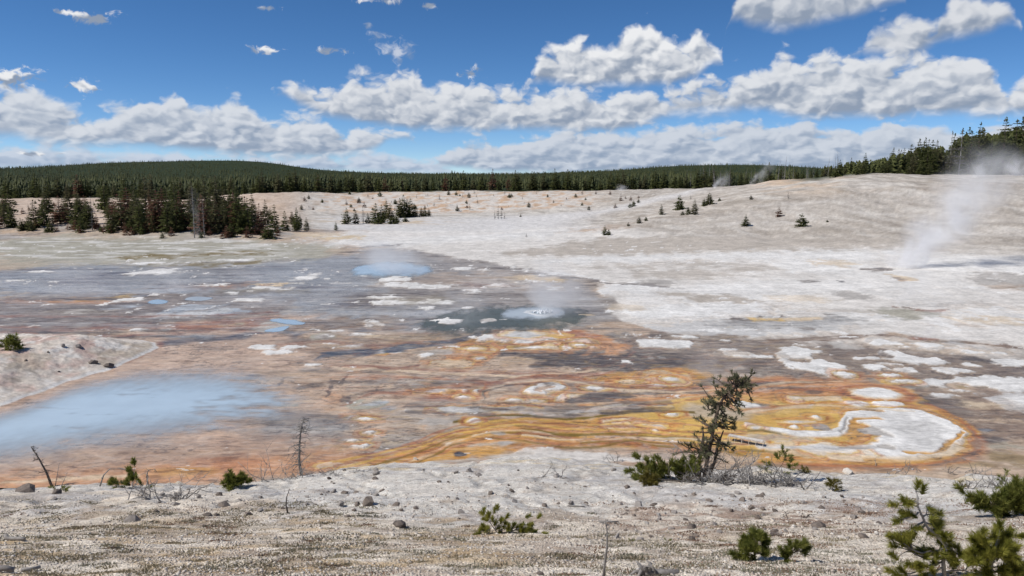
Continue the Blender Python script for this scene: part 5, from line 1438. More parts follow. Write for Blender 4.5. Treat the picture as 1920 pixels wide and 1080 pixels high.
def rock(u, v, w, kind, label, group=None, flat=1.0, ymin=4.0):
    P = hit(u, v, ymin); r = w * px_m(P) / 2
    o = bpy.data.objects.new('rock', random.choice(RM[kind])); col.objects.link(o)
    o.location = (P[0], P[1], P[2] + r * .18 * flat); o.scale = (r, r * .9, r * flat); o.rotation_euler = (random.random() * .5, random.random() * .5, random.random() * 6.28)
    tag(o, label, 'rock', group)
for (u, v, w, kind, f, lab) in [(48, 924, 62, 'brown', .8, 'big dark brown boulder on the left rim above the pool'), (106, 926, 26, 'brown', 1, 'ochre-brown rock right of the big left boulder'), (252, 978, 50, 'grey', .7, 'flat brown-grey slab in the left gravel'),
        (420, 950, 36, 'brown', .9, 'dark rock on the rim in front of the grey gravel patch'), (330, 946, 24, 'grey', .9, 'grey rock left of the dark rim rock'), (372, 934, 20, 'grey', .9, 'rock behind the dead brush left of centre'), (690, 946, 42, 'brown', .9, 'reddish brown block in the cluster left of centre'),
        (638, 948, 24, 'grey', 1, 'rounded grey rock left of the reddish block'), (750, 988, 34, 'brown', 1, 'pointed brown rock beside the dry grass below the reddish block'), (705, 930, 16, 'grey', 1, 'small pale rock right above the reddish block'), (752, 958, 14, 'brown', .9, 'small brown rock right of the reddish block'),
        (705, 884, 20, 'grey', .8, 'flat grey rock on the white bank'), (855, 887, 14, 'grey', .8, 'left one of two grey rocks on the white bank'), (878, 884, 22, 'grey', 1.1, 'upright grey rock on the white bank'), (1150, 882, 15, 'grey', 1, 'grey rock left of the leaning pine'), (1176, 914, 16, 'brown', .9, 'brown rock below the yellow bush'),
        (1198, 950, 34, 'grey', .8, 'broad grey-brown rock right of centre'), (1165, 946, 13, 'grey', .9, 'small rock left of the broad rock'), (1070, 945, 16, 'grey', .9, 'small grey rock midway to the dead stick'), (965, 942, 20, 'grey', .9, 'grey rock above the low green pine'), (1258, 993, 20, 'grey', .8, 'round rock on the ochre ground'), (1296, 990, 30, 'brown', .7, 'brown rock behind the small pine clump'),
        (1420, 972, 20, 'brown', .9, 'brown rock above the small pine clump'), (1536, 990, 34, 'brown', .8, 'brown rock in the gravel left of the tall sapling'), (1590, 888, 27, 'white', .9, 'bright white boulder on the right bank'), (1620, 1010, 26, 'brown', .8, 'brown slab near the tall sapling'), (1508, 944, 15, 'grey', .7, 'square grey stone on the right gravel'), (1580, 1010, 22, 'white', .6, 'white stone among brown rocks'),
        (780, 862, 13, 'white', 1, 'small white rock at the shoreline'), (1012, 1076, 18, 'brown', 1.1, 'dark upright stone at the bottom edge'), (1850, 945, 22, 'grey', 1, 'tan rock below the dark right bush'), (100, 938, 20, 'grey', .6, 'pale stone under the ochre-brown rock')]:
    rock(u, v, w, kind, lab, None, f)
for (u, v, w, kind, lab) in [(175, 681, 20, 'brown', 'left one of two dark boulders on the spit'), (205, 687, 24, 'brown', 'right one of two dark boulders on the spit'), (118, 649, 14, 'grey', 'grey rock at the back of the spit'), (148, 651, 17, 'grey', 'grey rock right of the back rock on the spit'), (48, 677, 10, 'brown', 'small dark rock on the left of the spit'), (90, 661, 7, 'brown', 'tiny dark stone in the middle of the spit'), (110, 697, 7, 'brown', 'tiny brown stone near the spit shore')]:
    rock(u, v, w, kind, lab, None, .9, 40)
R = np.random.default_rng(8)
for i in range(300):
    q = R.random()
    if q < .5: u = 1140 + 560 * R.random(); v = 925 + 90 * R.random()
    elif q < .72: u = 540 + 560 * R.random(); v = 880 + 95 * R.random()
    elif q < .88: u = 240 + 460 * R.random(); v = 918 + 60 * R.random()
    else: u = 1920 * R.random(); v = 900 + 170 * R.random()
    kd = 'brown' if R.random() < .5 else 'grey' if R.random() < .85 else 'white'
    rock(u, v, 5 + 17 * R.random() ** 2.2, kd, {'brown': 'small brown stone strewn on the bluff', 'grey': 'small grey stone strewn on the bluff', 'white': 'small white stone strewn on the bluff'}[kd], {'brown': 'brown stones on the bluff', 'grey': 'grey stones on the bluff', 'white': 'white stones on the bluff'}[kd], .8)

# pebbles
def pebble(R):
    V = np.array([(x, y, z) for x in (-1, 1) for y in (-1, 1) for z in (-.6, .6)], float)
    V = V * (.55 + .5 * R.random((8, 3)))
    F = np.array([(0,1,3),(0,3,2),(4,6,7),(4,7,5),(0,4,5),(0,5,1),(2,3,7),(2,7,6),(0,2,6),(0,6,4),(1,5,7),(1,7,3)])
    return V, F
def pebbles(name, n, ylo, yhi, rlo, rhi, mat, label, seed):
    R = np.random.default_rng(seed)
    y = np.exp(math.log(ylo) + (math.log(yhi) - math.log(ylo)) * R.random(n)); t = (R.random(n) * 2 - 1) * .78
    x = y * t
    dens = fbm(x / 3, y / 3, 3, seed)
    k = dens * 1.3 + .6 * R.random(n) > .12; x, y = x[k], y[k]
    z = slope(x, y) + .03 * fbm(x / .9, y / .9, 3, 48) * sstep(y, 5, 12)
    r = rlo + (rhi - rlo) * R.random(len(x)) ** 2.5
    V, F = scatter([pebble(R) for _ in range(10)], np.stack([x, y, z + r * .2], 1), r, r * 1.15)
    o = mesh_obj(name, V, F, mat); tag(o, label, kind='stuff'); return o
def pebble_material():
    m, M, bs, out = material('pebble')
    g = M.n('ShaderNodeNewGeometry')
    cr = M.n('ShaderNodeValToRGB'); M.put(cr.inputs[0], g.outputs['Random Per Island'])
    el = cr.color_ramp.elements
    el[0].position = 0; el[0].color = (.30, .255, .215, 1); el[1].position = 1; el[1].color = (.66, .62, .56, 1)
    for p_, c_ in [(.2, (.42, .36, .30, 1)), (.45, (.53, .46, .385, 1)), (.85, (.60, .535, .46, 1))]:
        q_ = el.new(p_); q_.color = c_
    M.put(bs.inputs['Base Color'], cr.outputs[0]); bs.inputs['Roughness'].default_value = .9; bs.inputs['Specular IOR Level'].default_value = .12
    return m
PEB = pebble_material()
pebbles('gravel', 34000, 8.6, 24, .006, .024, PEB, 'loose pale gravel covering the near slope', 15)
pebbles('scree', 7000, 15, 48, .012, .045, PEB, 'scattered stone chips on the pale bank', 16)

# dry cushion plants and grass between the stones
DRY = foliage_material('dry_cushion', (.210, .180, .115, 1), (.380, .325, .215, 1), None, .9, .35)
SAGE = foliage_material('sage_cushion', (.150, .146, .105, 1), (.290, .275, .205, 1), None, .9, .15)
RUSTY = foliage_material('rusty_cushion', (.200, .125, .085, 1), (.310, .205, .145, 1), None, .9, .15)
def cover(name, n_patch, mat, seed, where, label, hgt=.05):
    R = np.random.default_rng(seed)
    T = []
    for i in range(n_patch):
        while True:
            u, v = where(R)
            y_ = None
            P = hit(u, v)
            if 8 < P[1] < 47: break
        rad = (.12 + .62 * R.random() ** 2.2) * (P[1] / 14) ** .35 * 1.25
        n = int(40 + 420 * min(rad, .8))
        a = R.random(n) * 6.283; rr = np.sqrt(R.random(n)) * rad
        x = P[0] + rr * np.cos(a) * 1.5; y = P[1] + rr * np.sin(a)
        z = slope(x, y)
        h = hgt * (.5 + R.random(n)) * (1.15 - rr / rad)
        d = R.normal(size=(n, 3)) * np.array([.55, .55, .12]) + np.array([0, 0, 1])
        tip = np.stack([x, y, z], 1) + unit(d) * h[:, None]
        s = unit(np.cross(d, R.normal(size=(n, 3)))) * (.010 + .008 * R.random(n))[:, None] * (P[1] / 12) ** .8
        b = np.stack([x, y, z - .01], 1)
        T.append(np.stack([b - s, b + s, tip], 1).reshape(-1, 3))
    T = np.concatenate(T)
    o = mesh_obj(name, T, np.arange(len(T)).reshape(-1, 3), mat); tag(o, label, kind='stuff')
def left_low(R):
    return (700 * R.random(), 940 + 140 * R.random()) if R.random() < .7 else (700 + 900 * R.random(), 985 + 95 * R.random())
def right_low(R):
    return (1150 + 500 * R.random(), 1030 + 50 * R.random()) if R.random() < .6 else (1920 * R.random(), 960 + 120 * R.random())
cover('dry_grass', 190, DRY, 61, left_low, 'straw-coloured dry grass between the gravel')
cover('cushion_plant', 120, SAGE, 62, lambda R: right_low(R) if R.random() < .5 else left_low(R), 'grey-green cushion plants hugging the near slope', .045)
cover('rusty_ground_cover', 110, RUSTY, 63, lambda R: (1120 + 800 * R.random(), 940 + 130 * R.random()) if R.random() < .6 else left_low(R), 'rust-brown dried ground cover on the bluff', .04)

# ------------------------------------------------------------------ foreground pines
def wiggle(a, b, n, amp, R, droop=0.0):
    a = np.asarray(a, float); b = np.asarray(b, float)
    t = np.linspace(0, 1, n)[:, None]
    P = a + (b - a) * t
    L = np.linalg.norm(b - a)
    P[1:-1] += R.normal(size=(n - 2, 3)) * amp * L
    P[:, 2] += droop * L * (t[:, 0] ** 2 - t[:, 0])
    return P

def pine(name, u, v, seed, label, cat, trunk, branches, mat, tl=.16, nl=.055, count=110, width=.035, bark=BARK, group=None, tr=.022, single=False):
    """young pine: trunk path and branches given in photo pixels from the base (dx, dy up, depth)"""
    R = np.random.default_rng(seed)
    P = hit(u, v); s = px_m(P)
    root = empty(name, tuple(P))
    tp = np.array([(q[0] * s, (q[2] if len(q) > 2 else 0) * s, q[1] * s) for q in trunk]); tp[0, 2] -= .05
    mb = MB(); mb.tube(tp, np.linspace(tr, tr * .35, len(tp)), 6); mb.build('trunk', bark, root, True)
    for br in branches:
        a, b = br[0], br[1]
        nt = br[2] if len(br) > 2 else 3
        A = np.array([a[0] * s, (a[2] if len(a) > 2 else 0) * s, a[1] * s]); B = np.array([b[0] * s, (b[2] if len(b) > 2 else R.normal() * 10) * s, b[1] * s])
        W_ = wiggle(A, B, 5, .05, R, .25)
        mb = MB(); mb.tube(W_, np.linspace(tr * .5, tr * .22, 5), 5)
        fo = MB(); pend = []
        for q in range(nt):
            if q == 0: c = W_[-1]; d = unit(W_[-1] - W_[-2])
            else:
                k_ = R.uniform(.35, .95); c = A + (B - A) * k_ + R.normal(size=3) * tl * .35; d = unit(unit(B - A) * .6 + R.normal(size=3) * .7 + np.array([0, 0, .5]))
                base = W_[int(k_ * 4)]
                mb.tube([base, (base + c) / 2 + R.normal(size=3) * .01, c], [tr * .25, tr * .2, tr * .15], 4)
            if single:
                fo = MB(); pend.append(fo)
            tuft(fo, c - d * tl * .35, c + d * tl * .65, nl, count, R, width)
        bo = mb.build('branch', bark, root, True)
        if single:
            for f_ in pend: f_.build('needle_tuft', mat, bo)
        else:
            tag(fo.build('foliage', mat, bo), kind='stuff')
    tag(root, label, cat, group)
    return root

def auto_branches(h, w, n, seed, lo=.15, nt=3):
    R = np.random.default_rng(seed); out = []
    for i in range(n):
        k = lo + (1 - lo) * (i + .5) / n; a = i * 2.4 + R.random()
        r = w * (1.1 - .75 * k) * (.7 + .5 * R.random())
        out.append(((0, h * k * .85, 0), (r * math.cos(a), h * k + .12 * h * R.random(), r * math.sin(a)), nt))
    return out

# tall sapling at the lower right
pine('pine_sapling', 1772, 1082, 1, 'tallest open pine sapling at the lower right, leaning left', 'pine tree',
     [(0, 0), (-6, 30), (-2, 60), (-18, 78), (-42, 100), (-62, 140), (-66, 165)],
     [((-62, 140), (-80, 148), 2), ((-64, 150), (-62, 172), 2), ((-66, 150), (-100, 142), 3), ((-60, 128), (-90, 112), 3), ((-56, 125), (-18, 118), 3), ((-50, 110), (-12, 98), 3), ((-50, 108), (-88, 84), 4), ((-42, 100), (-20, 84), 4), ((-30, 88), (-6, 82), 3), ((-45, 104), (-62, 84), 2),
      ((-20, 80), (6, 60), 3), ((-4, 60), (-40, 42), 5), ((-2, 58), (30, 44), 5), ((-3, 55), (8, 34), 4), ((-5, 36), (-64, 60), 3), ((-8, 36), (-96, 62), 4), ((-30, 52), (-108, 78), 4), ((-8, 30), (-70, 30), 5), ((-6, 20), (-42, 10), 3), ((0, 10), (44, 24), 2), ((0, 5), (-90, 4), 3), ((4, 8), (30, 6), 3)], NEEDLE, .13, .10, 250, .036, DEADWOOD, None, .030, True)
pine('pine_sapling', 1858, 1092, 2, 'dense pine sapling in the bottom right corner', 'pine tree', [(0, 0), (-2, 40), (2, 70), (6, 96)],
     [((2, 70), (8, 104), 4), ((2, 60), (30, 86), 6), ((0, 58), (-24, 70), 5), ((0, 50), (34, 62), 6), ((0, 50), (-38, 84), 5), ((0, 45), (-40, 60), 5), ((0, 35), (-30, 34), 5), ((0, 30), (36, 36), 6), ((0, 25), (46, 14), 6), ((0, 22), (-36, 8), 5), ((0, 20), (64, 24), 4), ((0, 60), (14, 70), 6), ((0, 40), (12, 48), 5), ((0, 15), (60, 2), 5)], NEEDLE, .15, .11, 250, .036, DEADWOOD, None, .024, True)
pine('pine_shrub', 1416, 1050, 3, 'small round pine clump with two stems, lower right of centre', 'pine tree', [(0, 0), (-2, 16), (2, 34), (6, 44)],
     auto_branches(48, 36, 13, 5, .3, 4) + [((-4, 8), (-38, 12), 5), ((-4, 6), (-30, 4), 4), ((-2, 8), (-20, 24), 4)], NEEDLE_D, .12, .095, 220, .036, single=True)
pine('pine_shrub', 1470, 1054, 4, 'low pine spray right of the two-stemmed clump', 'pine tree', [(0, 0), (4, 10), (14, 18), (26, 22)],
     [((4, 8), (-6, 24), 4), ((10, 14), (8, 34), 3), ((14, 18), (22, 30), 5), ((20, 20), (32, 32), 5), ((26, 22), (42, 18), 5), ((0, 4), (0, 6), 3)], NEEDLE_D, .12, .09, 220, .036, single=True)
pine('pine_shrub', 935, 1002, 5, 'low sprawling bright green pine in the centre foreground', 'pine tree', [(0, 0), (-6, 8), (-14, 20), (-20, 30)],
     [((-14, 20), (-18, 42), 3), ((-18, 24), (-30, 32), 3), ((-6, 12), (-2, 46), 2), ((-6, 10), (14, 34), 4), ((-14, 12), (-38, 12), 4), ((-10, 8), (-26, 4), 3), ((0, 6), (18, 20), 3), ((0, 4), (24, 2), 3), ((-4, 8), (-10, 22), 3), ((4, 4), (42, 8), 5), ((10, 4), (56, 16), 5), ((10, 2), (64, -2), 4), ((14, 4), (78, -4), 4), ((18, 6), (82, 8), 3), ((20, 8), (52, 38), 1), ((30, 10), (74, 28), 1)], NEEDLE, .13, .11, 200, .045, DEADWOOD, None, .018, True)
pine('pine_shrub', 440, 914, 6, 'small dense green pine bush on the rim left of centre', 'pine tree', [(0, 0), (0, 14), (2, 22)], auto_branches(22, 20, 10, 7, .1, 4), NEEDLE_D, .30, .24, 130, .06)
pine('pine_shrub', 248, 916, 7, 'green pine bush under the arched dead branch at the left', 'pine tree', [(0, 0), (4, 20), (8, 44)],
     [((4, 30), (8, 46), 3), ((2, 12), (-24, 20), 4), ((2, 10), (-38, 8), 4), ((0, 8), (-18, 8), 4), ((4, 14), (14, 18), 4), ((4, 12), (36, 6), 3), ((2, 10), (-4, 26), 4), ((2, 5), (-48, 4), 3), ((2, 16), (-10, 30), 3)], NEEDLE_D, .30, .24, 130, .06, DEADWOOD)
pine('pine_seedling', 112, 922, 8, 'tiny pine seedling beside the leaning snag', 'pine tree', [(0, 0), (2, 6), (6, 12)], [((0, 4), (-4, 16), 2), ((2, 6), (10, 10), 2), ((2, 4), (18, 8), 2), ((0, 2), (8, 2), 2)], NEEDLE_D, .18, .14, 70, .05)
pine('pine_shrub', 20, 656, 9, 'round green pine bush on the left end of the spit', 'pine tree', [(0, 0), (0, 12), (0, 22)], auto_branches(20, 17, 12, 9, .05, 5), NEEDLE_D, .55, .40, 40, .09)
pine('pine_seedling', 1561, 920, 10, 'small yellow-green seedling alone on the right gravel', 'pine tree', [(0, 0), (0, 10), (2, 20)], auto_branches(20, 12, 8, 11, .1, 3), NEEDLE_Y, .22, .16, 70, .05)
pine('pine_seedling', 1508, 887, 11, 'tiny yellow seedling right of the leaning pine', 'pine tree', [(0, 0), (0, 5), (1, 7)], auto_branches(6, 8, 5, 12, .1, 3), NEEDLE_Y, .22, .16, 60, .05)
pine('pine_shrub', 1218, 912, 12, 'yellowish bush in front of the leaning pine', 'shrub', [(0, 0), (0, 10), (2, 18)], auto_branches(20, 17, 12, 13, .05, 4), NEEDLE_Y, .25, .18, 70, .06)
pine('young_pine', 1452, 889, 13, 'small bent young pine right of the leaning pine', 'pine tree', [(0, 0), (6, 8), (14, 20), (20, 34)],
     [((18, 30), (20, 44), 5), ((16, 26), (30, 30), 5), ((16, 24), (8, 30), 4), ((12, 16), (26, 14), 5), ((6, 8), (-14, 18), 4), ((4, 6), (-24, 12), 4), ((8, 10), (18, 2), 5), ((14, 20), (34, 20), 3)], NEEDLE_D, .30, .22, 70, .05)
pine('pine_shrub', 1885, 968, 14, 'dark spreading pine bush cut by the right edge', 'pine tree', [(0, 0), (4, 20), (20, 40)], [((a_, b_ * .4), (a_ * 1.0, b_), 6) for a_, b_ in [(-40, 22), (-30, 36), (-18, 12), (-10, 30), (0, 44), (8, 20), (14, 52), (22, 30), (30, 10), (36, 44), (44, 24), (50, 56), (-6, 4), (24, 66), (10, 34), (40, 66)]] + [((-20, 20), (-62, 34), 5), ((-20, 24), (-80, 46), 4)], NEEDLE_D, .30, .22, 130, .055)
pine('pine_shrub', 1880, 920, 15, 'thin upright sprays behind the dark right bush', 'pine tree', [(0, 0), (4, 12), (6, 26)], [((4, 10), (-16, 14), 3), ((4, 12), (-12, 28), 3), ((6, 20), (8, 32), 3), ((6, 16), (20, 24), 3), ((2, 4), (-40, -2), 3)], NEEDLE_D, .24, .18, 60, .05)
pine('pine_seedling', 1802, 914, 16, 'tiny sprig on the right bank left of the dark bush', 'pine tree', [(0, 0), (0, 5), (1, 7)], auto_branches(6, 10, 4, 22, .1, 2), NEEDLE_Y, .22, .16, 50, .05)
for (u, v, lab) in [(1185, 1017, 'green seedling tuft left of the twisted stump'), (1253, 1017, 'green seedling tuft right of the twisted stump'), (1740, 902, 'tiny green tuft on the upper right bank')]:
    pine('pine_seedling', u, v, 40 + u % 7, lab, 'pine tree', [(0, 0), (0, 3), (0, 6)], auto_branches(6, 5, 3, u, .1, 1), NEEDLE_D, .07, .05, 50, .05, tr=.006)
# leaning, many-stemmed pine on the shore
TB = []
Rt = np.random.default_rng(31)
stem = [(-20, 0), (-14, 40), (-8, 80), (-2, 120), (8, 150), (26, 172), (56, 186)]
def along(k):
    q = k * (len(stem) - 1); i = min(int(q), len(stem) - 2); f = q - i
    return tuple(np.array(stem[i]) * (1 - f) + np.array(stem[i + 1]) * f)
for i in range(62):
    k = .16 + .84 * (i + .5) / 62; a = along(k)
    side = 1 if Rt.random() < .64 else -1
    w = np.interp(k, [.15, .35, .55, .75, 1], [46, 42, 36, 30, 18]) * (.30 + .70 * Rt.random()) * (1 if side > 0 else .72)
    b = (a[0] + side * w, a[1] + (-12 if side > 0 else 2) + Rt.normal() * 12, Rt.normal() * 22)
    TB.append(((a[0], a[1], 0), b, 3))
TB += [((-16, 50, 0), (-62, 62, 6), 4), ((-14, 60, 0), (-72, 46, 2), 4), ((-14, 50, 0), (-50, 34, -6), 3), ((26, 170, 0), (60, 196, 0), 3), ((30, 174, 0), (62, 178, 0), 3), ((20, 168, 0), (30, 190, 4), 4)]
pine('leaning_pine', 1340, 895, 32, 'leaning many-branched old pine on the near shore, right of centre', 'pine tree', stem, TB, OLIVE_N, .30, .22, 34, .085, BARK, None, .11)
o2 = MB(); Pp = hit(1340, 895); s_ = px_m(Pp)
root = [o for o in bpy.data.objects if o.name == 'leaning_pine'][0]
for k_, pts in enumerate([[(-28, 0), (-30, 40), (-24, 80), (-26, 96)], [(-10, 0), (0, 30), (4, 60), (14, 90)]]):
    mb = MB(); mb.tube([(q[0] * s_, .1 * k_, q[1] * s_) for q in pts], [.09, .08, .06, .03], 6); mb.build('side_stem', BARK, root, True)
pine('juniper_shrub', 1262, 898, 33, 'low dark green shrub spreading left of the leaning pine', 'shrub', [(0, 0), (-10, 10), (-24, 20)],
     [((a_ * .5, b_ * .3, 0), (a_, b_, Rt.normal() * 10), 6) for a_, b_ in [(-80, 14), (-70, 44), (-62, 32), (-54, 20), (-44, 30), (-34, 14), (-28, 32), (-16, 22), (-6, 34), (6, 24), (16, 34), (24, 16), (34, 28), (42, 14), (50, 30), (-68, 8), (-20, 8), (10, 10), (30, 6)]], NEEDLE_D, .36, .26, 80, .07, DEADWOOD)

# ------------------------------------------------------------------ dead wood
def twig_tree(mb, p0, d, L, r, depth, R, k=3, spread=.8, grav=0.0):
    n = 4
    pts = [np.asarray(p0, float)]; dd = unit(d)
    for i in range(n):
        dd = unit(dd + R.normal(size=3) * .22 + np.array([0, 0, grav]))
        pts.append(pts[-1] + dd * L / n)
    mb.tube(pts, np.linspace(r, r * .45, n + 1), k)
    if depth > 0:
        for _ in range(R.integers(3, 6)):
            i = R.integers(1, n + 1)
            twig_tree(mb, pts[i], unit(dd + R.normal(size=3) * spread), L * (.35 + .3 * R.random()), r * .5, depth - 1, R, 3, spread, grav)

def brush(u, v, wpx, hpx, n, seed, label, name='dead_brush', mat=DEADWOOD, depth=2, r=.012, lo=.15):
    R = np.random.default_rng(seed); P = hit(u, v); s = px_m(P)
    root = empty(name, tuple(P))
    for i in range(n):
        mb = MB()
        x0 = (R.random() - .5) * wpx * s; y0 = R.normal() * wpx * s * .12
        base = np.array([x0, y0, gz(P[0] + x0, P[1] + y0) - P[2] - .02])
        d = np.array([R.normal() * 1.0, R.normal() * .7, lo + .8 * R.random()])
        twig_tree(mb, base, d, hpx * s * (.6 + .7 * R.random()), r * (P[1] / 30 + .5), depth, R)
        mb.build('stem', mat, root)
    tag(root, label, 'dead brush')

brush(1405, 908, 190, 34, 80, 51, 'wide tangle of grey dead branches at the foot of the leaning pine', r=.024, lo=.02)
brush(1320, 905, 90, 40, 18, 52, 'reddish dead roots and limbs under the leaning pine', mat=DARKWOOD, r=.03)
brush(1350, 882, 130, 50, 22, 50, 'pale twiggy brush rising around the leaning trunk', r=.018)
brush(600, 892, 170, 28, 30, 53, 'grey twiggy brush beside the dead conifer')
brush(1030, 893, 56, 22, 9, 54, 'small grey brush heap on the bank left of the shrub')
brush(1145, 866, 30, 16, 6, 55, 'small brush at the shoreline left of the shrub')
brush(1690, 884, 80, 16, 10, 56, 'low grey brush along the right shoreline')
brush(1800, 888, 60, 24, 9, 57, 'spiky grey brush on the right shoreline')
brush(1848, 915, 60, 26, 12, 58, 'matted grey brush in front of the dark right bush', r=.02)
brush(300, 936, 110, 36, 18, 59, 'grey spreading dead branches on the left rim', r=.026)
brush(350, 915, 60, 50, 4, 60, 'thin leaning dead twigs over the pool edge', depth=1)
brush(510, 903, 60, 50, 6, 64, 'thin dead twigs left of the dead conifer', depth=1)
brush(820, 965, 60, 24, 4, 65, 'sparse dead twig on the white bank', depth=1, r=.008)
brush(1485, 972, 50, 14, 6, 66, 'dark dead brush lump on the right gravel', mat=DARKWOOD)
brush(1195, 1000, 40, 18, 4, 67, 'grey twig fork near the centre right stones', depth=1, r=.01)
brush(985, 1046, 50, 12, 4, 68, 'low dry twigs in the bottom centre gravel', depth=1, r=.006)

def snag(name, u, v, pts, r0, nb, seed, label, mat=DEADWOOD, bl=14, droop=-.3, kmin=.15):
    R = np.random.default_rng(seed); P = hit(u, v); s = px_m(P)
    root = empty(name, tuple(P))
    T = np.array([(q[0] * s, 0, q[1] * s) for q in pts]); T[0, 2] -= .1
    mb = MB(); mb.tube(T, np.linspace(r0, r0 * .3, len(T)), 6); mb.build('trunk', mat, root, True)
    for i in range(nb):
        k = kmin + (1 - kmin) * R.random(); q = k * (len(T) - 1); j = min(int(q), len(T) - 2); c = T[j] + (T[j + 1] - T[j]) * (q - j)
        a = R.random() * 6.283; L = bl * s * (.4 + .8 * R.random()) * (1.15 - .65 * k)
        d = np.array([math.cos(a), math.sin(a) * .8, droop + .5 * R.random()])
        b = MB(); twig_tree(b, c, d, L, r0 * .28, 1, R, 3, .7, droop * .15); b.build('branch', mat, root)
    tag(root, label, 'dead tree')
snag('dead_conifer', 566, 892, [(0, 0), (-4, 30), (-2, 60), (2, 90), (8, 112)], .11, 60, 71, 'standing grey dead conifer with drooping bare twigs before the pool', bl=26)
snag('leaning_snag', 98, 912, [(0, 0), (-8, 26), (-20, 54), (-33, 78)], .085, 18, 72, 'dark leaning dead trunk on the far left rim', DARKWOOD, 18, -.05, .35)
snag('dead_sapling', 103, 910, [(0, 0), (6, 20), (12, 44)], .03, 5, 73, 'thin dead sapling right of the leaning trunk', DEADWOOD, 10)
snag('dead_sapling', 113, 912, [(0, 0), (10, 16), (16, 28)], .025, 4, 74, 'shorter dead sapling bent right beside the leaning trunk', DEADWOOD, 10)
snag('dead_stick', 1131, 1086, [(0, 0), (2, 30), (6, 62), (6, 92), (2, 118)], .022, 14, 75, 'thin grey dead sapling standing alone at the bottom right of centre', DEADWOOD, 26, .0, .25)
snag('dead_stick', 541, 962, [(0, 0), (-4, 14), (-2, 32), (4, 48)], .03, 3, 76, 'short curved dead stick on the grey gravel patch', DARKWOOD, 10)
snag('arched_branch', 186, 912, [(0, 0), (10, 22), (22, 34), (40, 36), (62, 32), (66, 28)], .05, 10, 77, 'arched grey dead branch over the left green bush', DEADWOOD, 9)
snag('bent_branch', 278, 908, [(0, 0), (-2, 16), (2, 28), (14, 30), (18, 24)], .05, 8, 78, 'bent dead branch right of the left green bush', DEADWOOD, 10)
snag('dead_sapling', 490, 900, [(0, 0), (0, 20), (2, 40)], .025, 10, 79, 'thin dead sapling left of the dead conifer', DEADWOOD, 12)
snag('dead_sapling', 508, 900, [(0, 0), (6, 14), (22, 32)], .02, 6, 80, 'thin stick bent right beside the dead conifer', DEADWOOD, 8)

def log(name, u, v, pts, r, label, seed, extra=()):
    P = hit(u, v); s = px_m(P); R = np.random.default_rng(seed)
    root = empty(name, tuple(P))
    def W3(q):
        x, y = P[0] + q[0] * s, P[1] + q[1] * s
        return (q[0] * s, q[1] * s, gz(x, y) - P[2] + q[2] * s)
    mb = MB(); T = np.array([W3(q) for q in pts]); T[1:-1] += R.normal(size=(len(T) - 2, 3)) * r * .3
    mb.tube(T, np.linspace(r, r * .75, len(T)), 8); mb.build('log_body', DEADWOOD, root, True)
    for ex in extra:
        b = MB(); E_ = np.array([W3(q) for q in ex]); b.tube(E_, np.linspace(r * .7, r * .2, len(E_)), 6); b.build('root_limb', DEADWOOD, root, True)
    tag(root, label, 'driftwood')
log('fallen_log', 28, 1014, [(-22, 8, 12), (-18, 2, 6), (-8, 0, 4), (8, 0, 4), (20, -2, 4)], .045, 'short grey bent log on the left gravel', 81)
log('fallen_log', 12, 1074, [(-30, 0, 4), (-10, 2, 5), (10, 6, 6)], .05, 'dark grey log in the bottom left corner', 82)
log('fallen_log', 60, 1070, [(-14, -10, 3), (0, 0, 4), (12, 8, 6)], .03, 'thin grey log piece right of the corner log', 83)
log('twisted_stump', 1212, 1078, [(-4, 0, 6), (8, 2, 10), (30, 2, 4), (60, -4, 3)], .06, 'twisted silver-grey driftwood stump at the bottom edge', 84,
    [[(0, 0, 4), (-8, -3, 14), (-16, -2, 24), (-20, 0, 30)], [(0, 0, 6), (-4, -6, 16), (6, -8, 20), (14, -6, 10), (14, -10, 0)], [(-4, 0, 4), (-22, -6, 10), (-34, -10, 2)], [(4, 0, 8), (8, 4, 22), (0, 4, 28)], [(-8, 0, 10), (-14, -8, 6), (-18, -14, 0)]])
log('fallen_stick', 1080, 950, [(-16, 0, 2), (0, 0, 2), (16, -2, 2)], .03, 'reddish fallen stick among the stones right of centre', 85)
log('fallen_stick', 1140, 980, [(-18, 0, 2), (0, 0, 2), (20, 2, 3)], .025, 'grey fallen stick right of the dead sapling', 86)

# ------------------------------------------------------------------ boardwalk on the basin edge
BW = plain_material('boardwalk_wood', (.66, .62, .57, 1), (.46, .42, .38, 1), 5, .8, .01)
A = plane_or(1366, 825); B = plane_or(1434, 838)
root = empty('boardwalk', (A[0], A[1], 0.0))
dv = B - A; Lb = float(np.hypot(dv[0], dv[1])); ang = math.atan2(dv[1], dv[0])
root.rotation_euler[2] = ang
def boxv(x0, x1, y0, y1, z0, z1):
    V = [(x, y, z) for x in (x0, x1) for y in (y0, y1) for z in (z0, z1)]
    return V, [(0, 1, 3, 2), (4, 6, 7, 5), (0, 4, 5, 1), (2, 3, 7, 6), (0, 2, 6, 4), (1, 5, 7, 3)]
nplank = int(Lb / .172)
pm = None
for i in range(nplank):
    if pm is None:
        V, F = boxv(0, .17, -.25, .25, 0, .03); o = mesh_obj('plank', V, F, BW, root); pm = o.data
    else:
        o = bpy.data.objects.new('plank', pm); col.objects.link(o); o.parent = root
    o.location = (i * .172, random.uniform(-.01, .01), .40 + random.uniform(-.004, .004))
for sy in (-.24, .18):
    V, F = boxv(0, Lb, sy, sy + .05, .36, .398); mesh_obj('beam', V, F, BW, root)
V, F = boxv(0, Lb, -.25, -.22, .434, .46); mesh_obj('kerb_rail', V, F, BW, root)
for i in range(6):
    for sy in (-.24, .18):
        V, F = boxv(i * Lb / 5.2, i * Lb / 5.2 + .03, sy, sy + .03, -.2, .358); mesh_obj('post', V, F, BW, root)
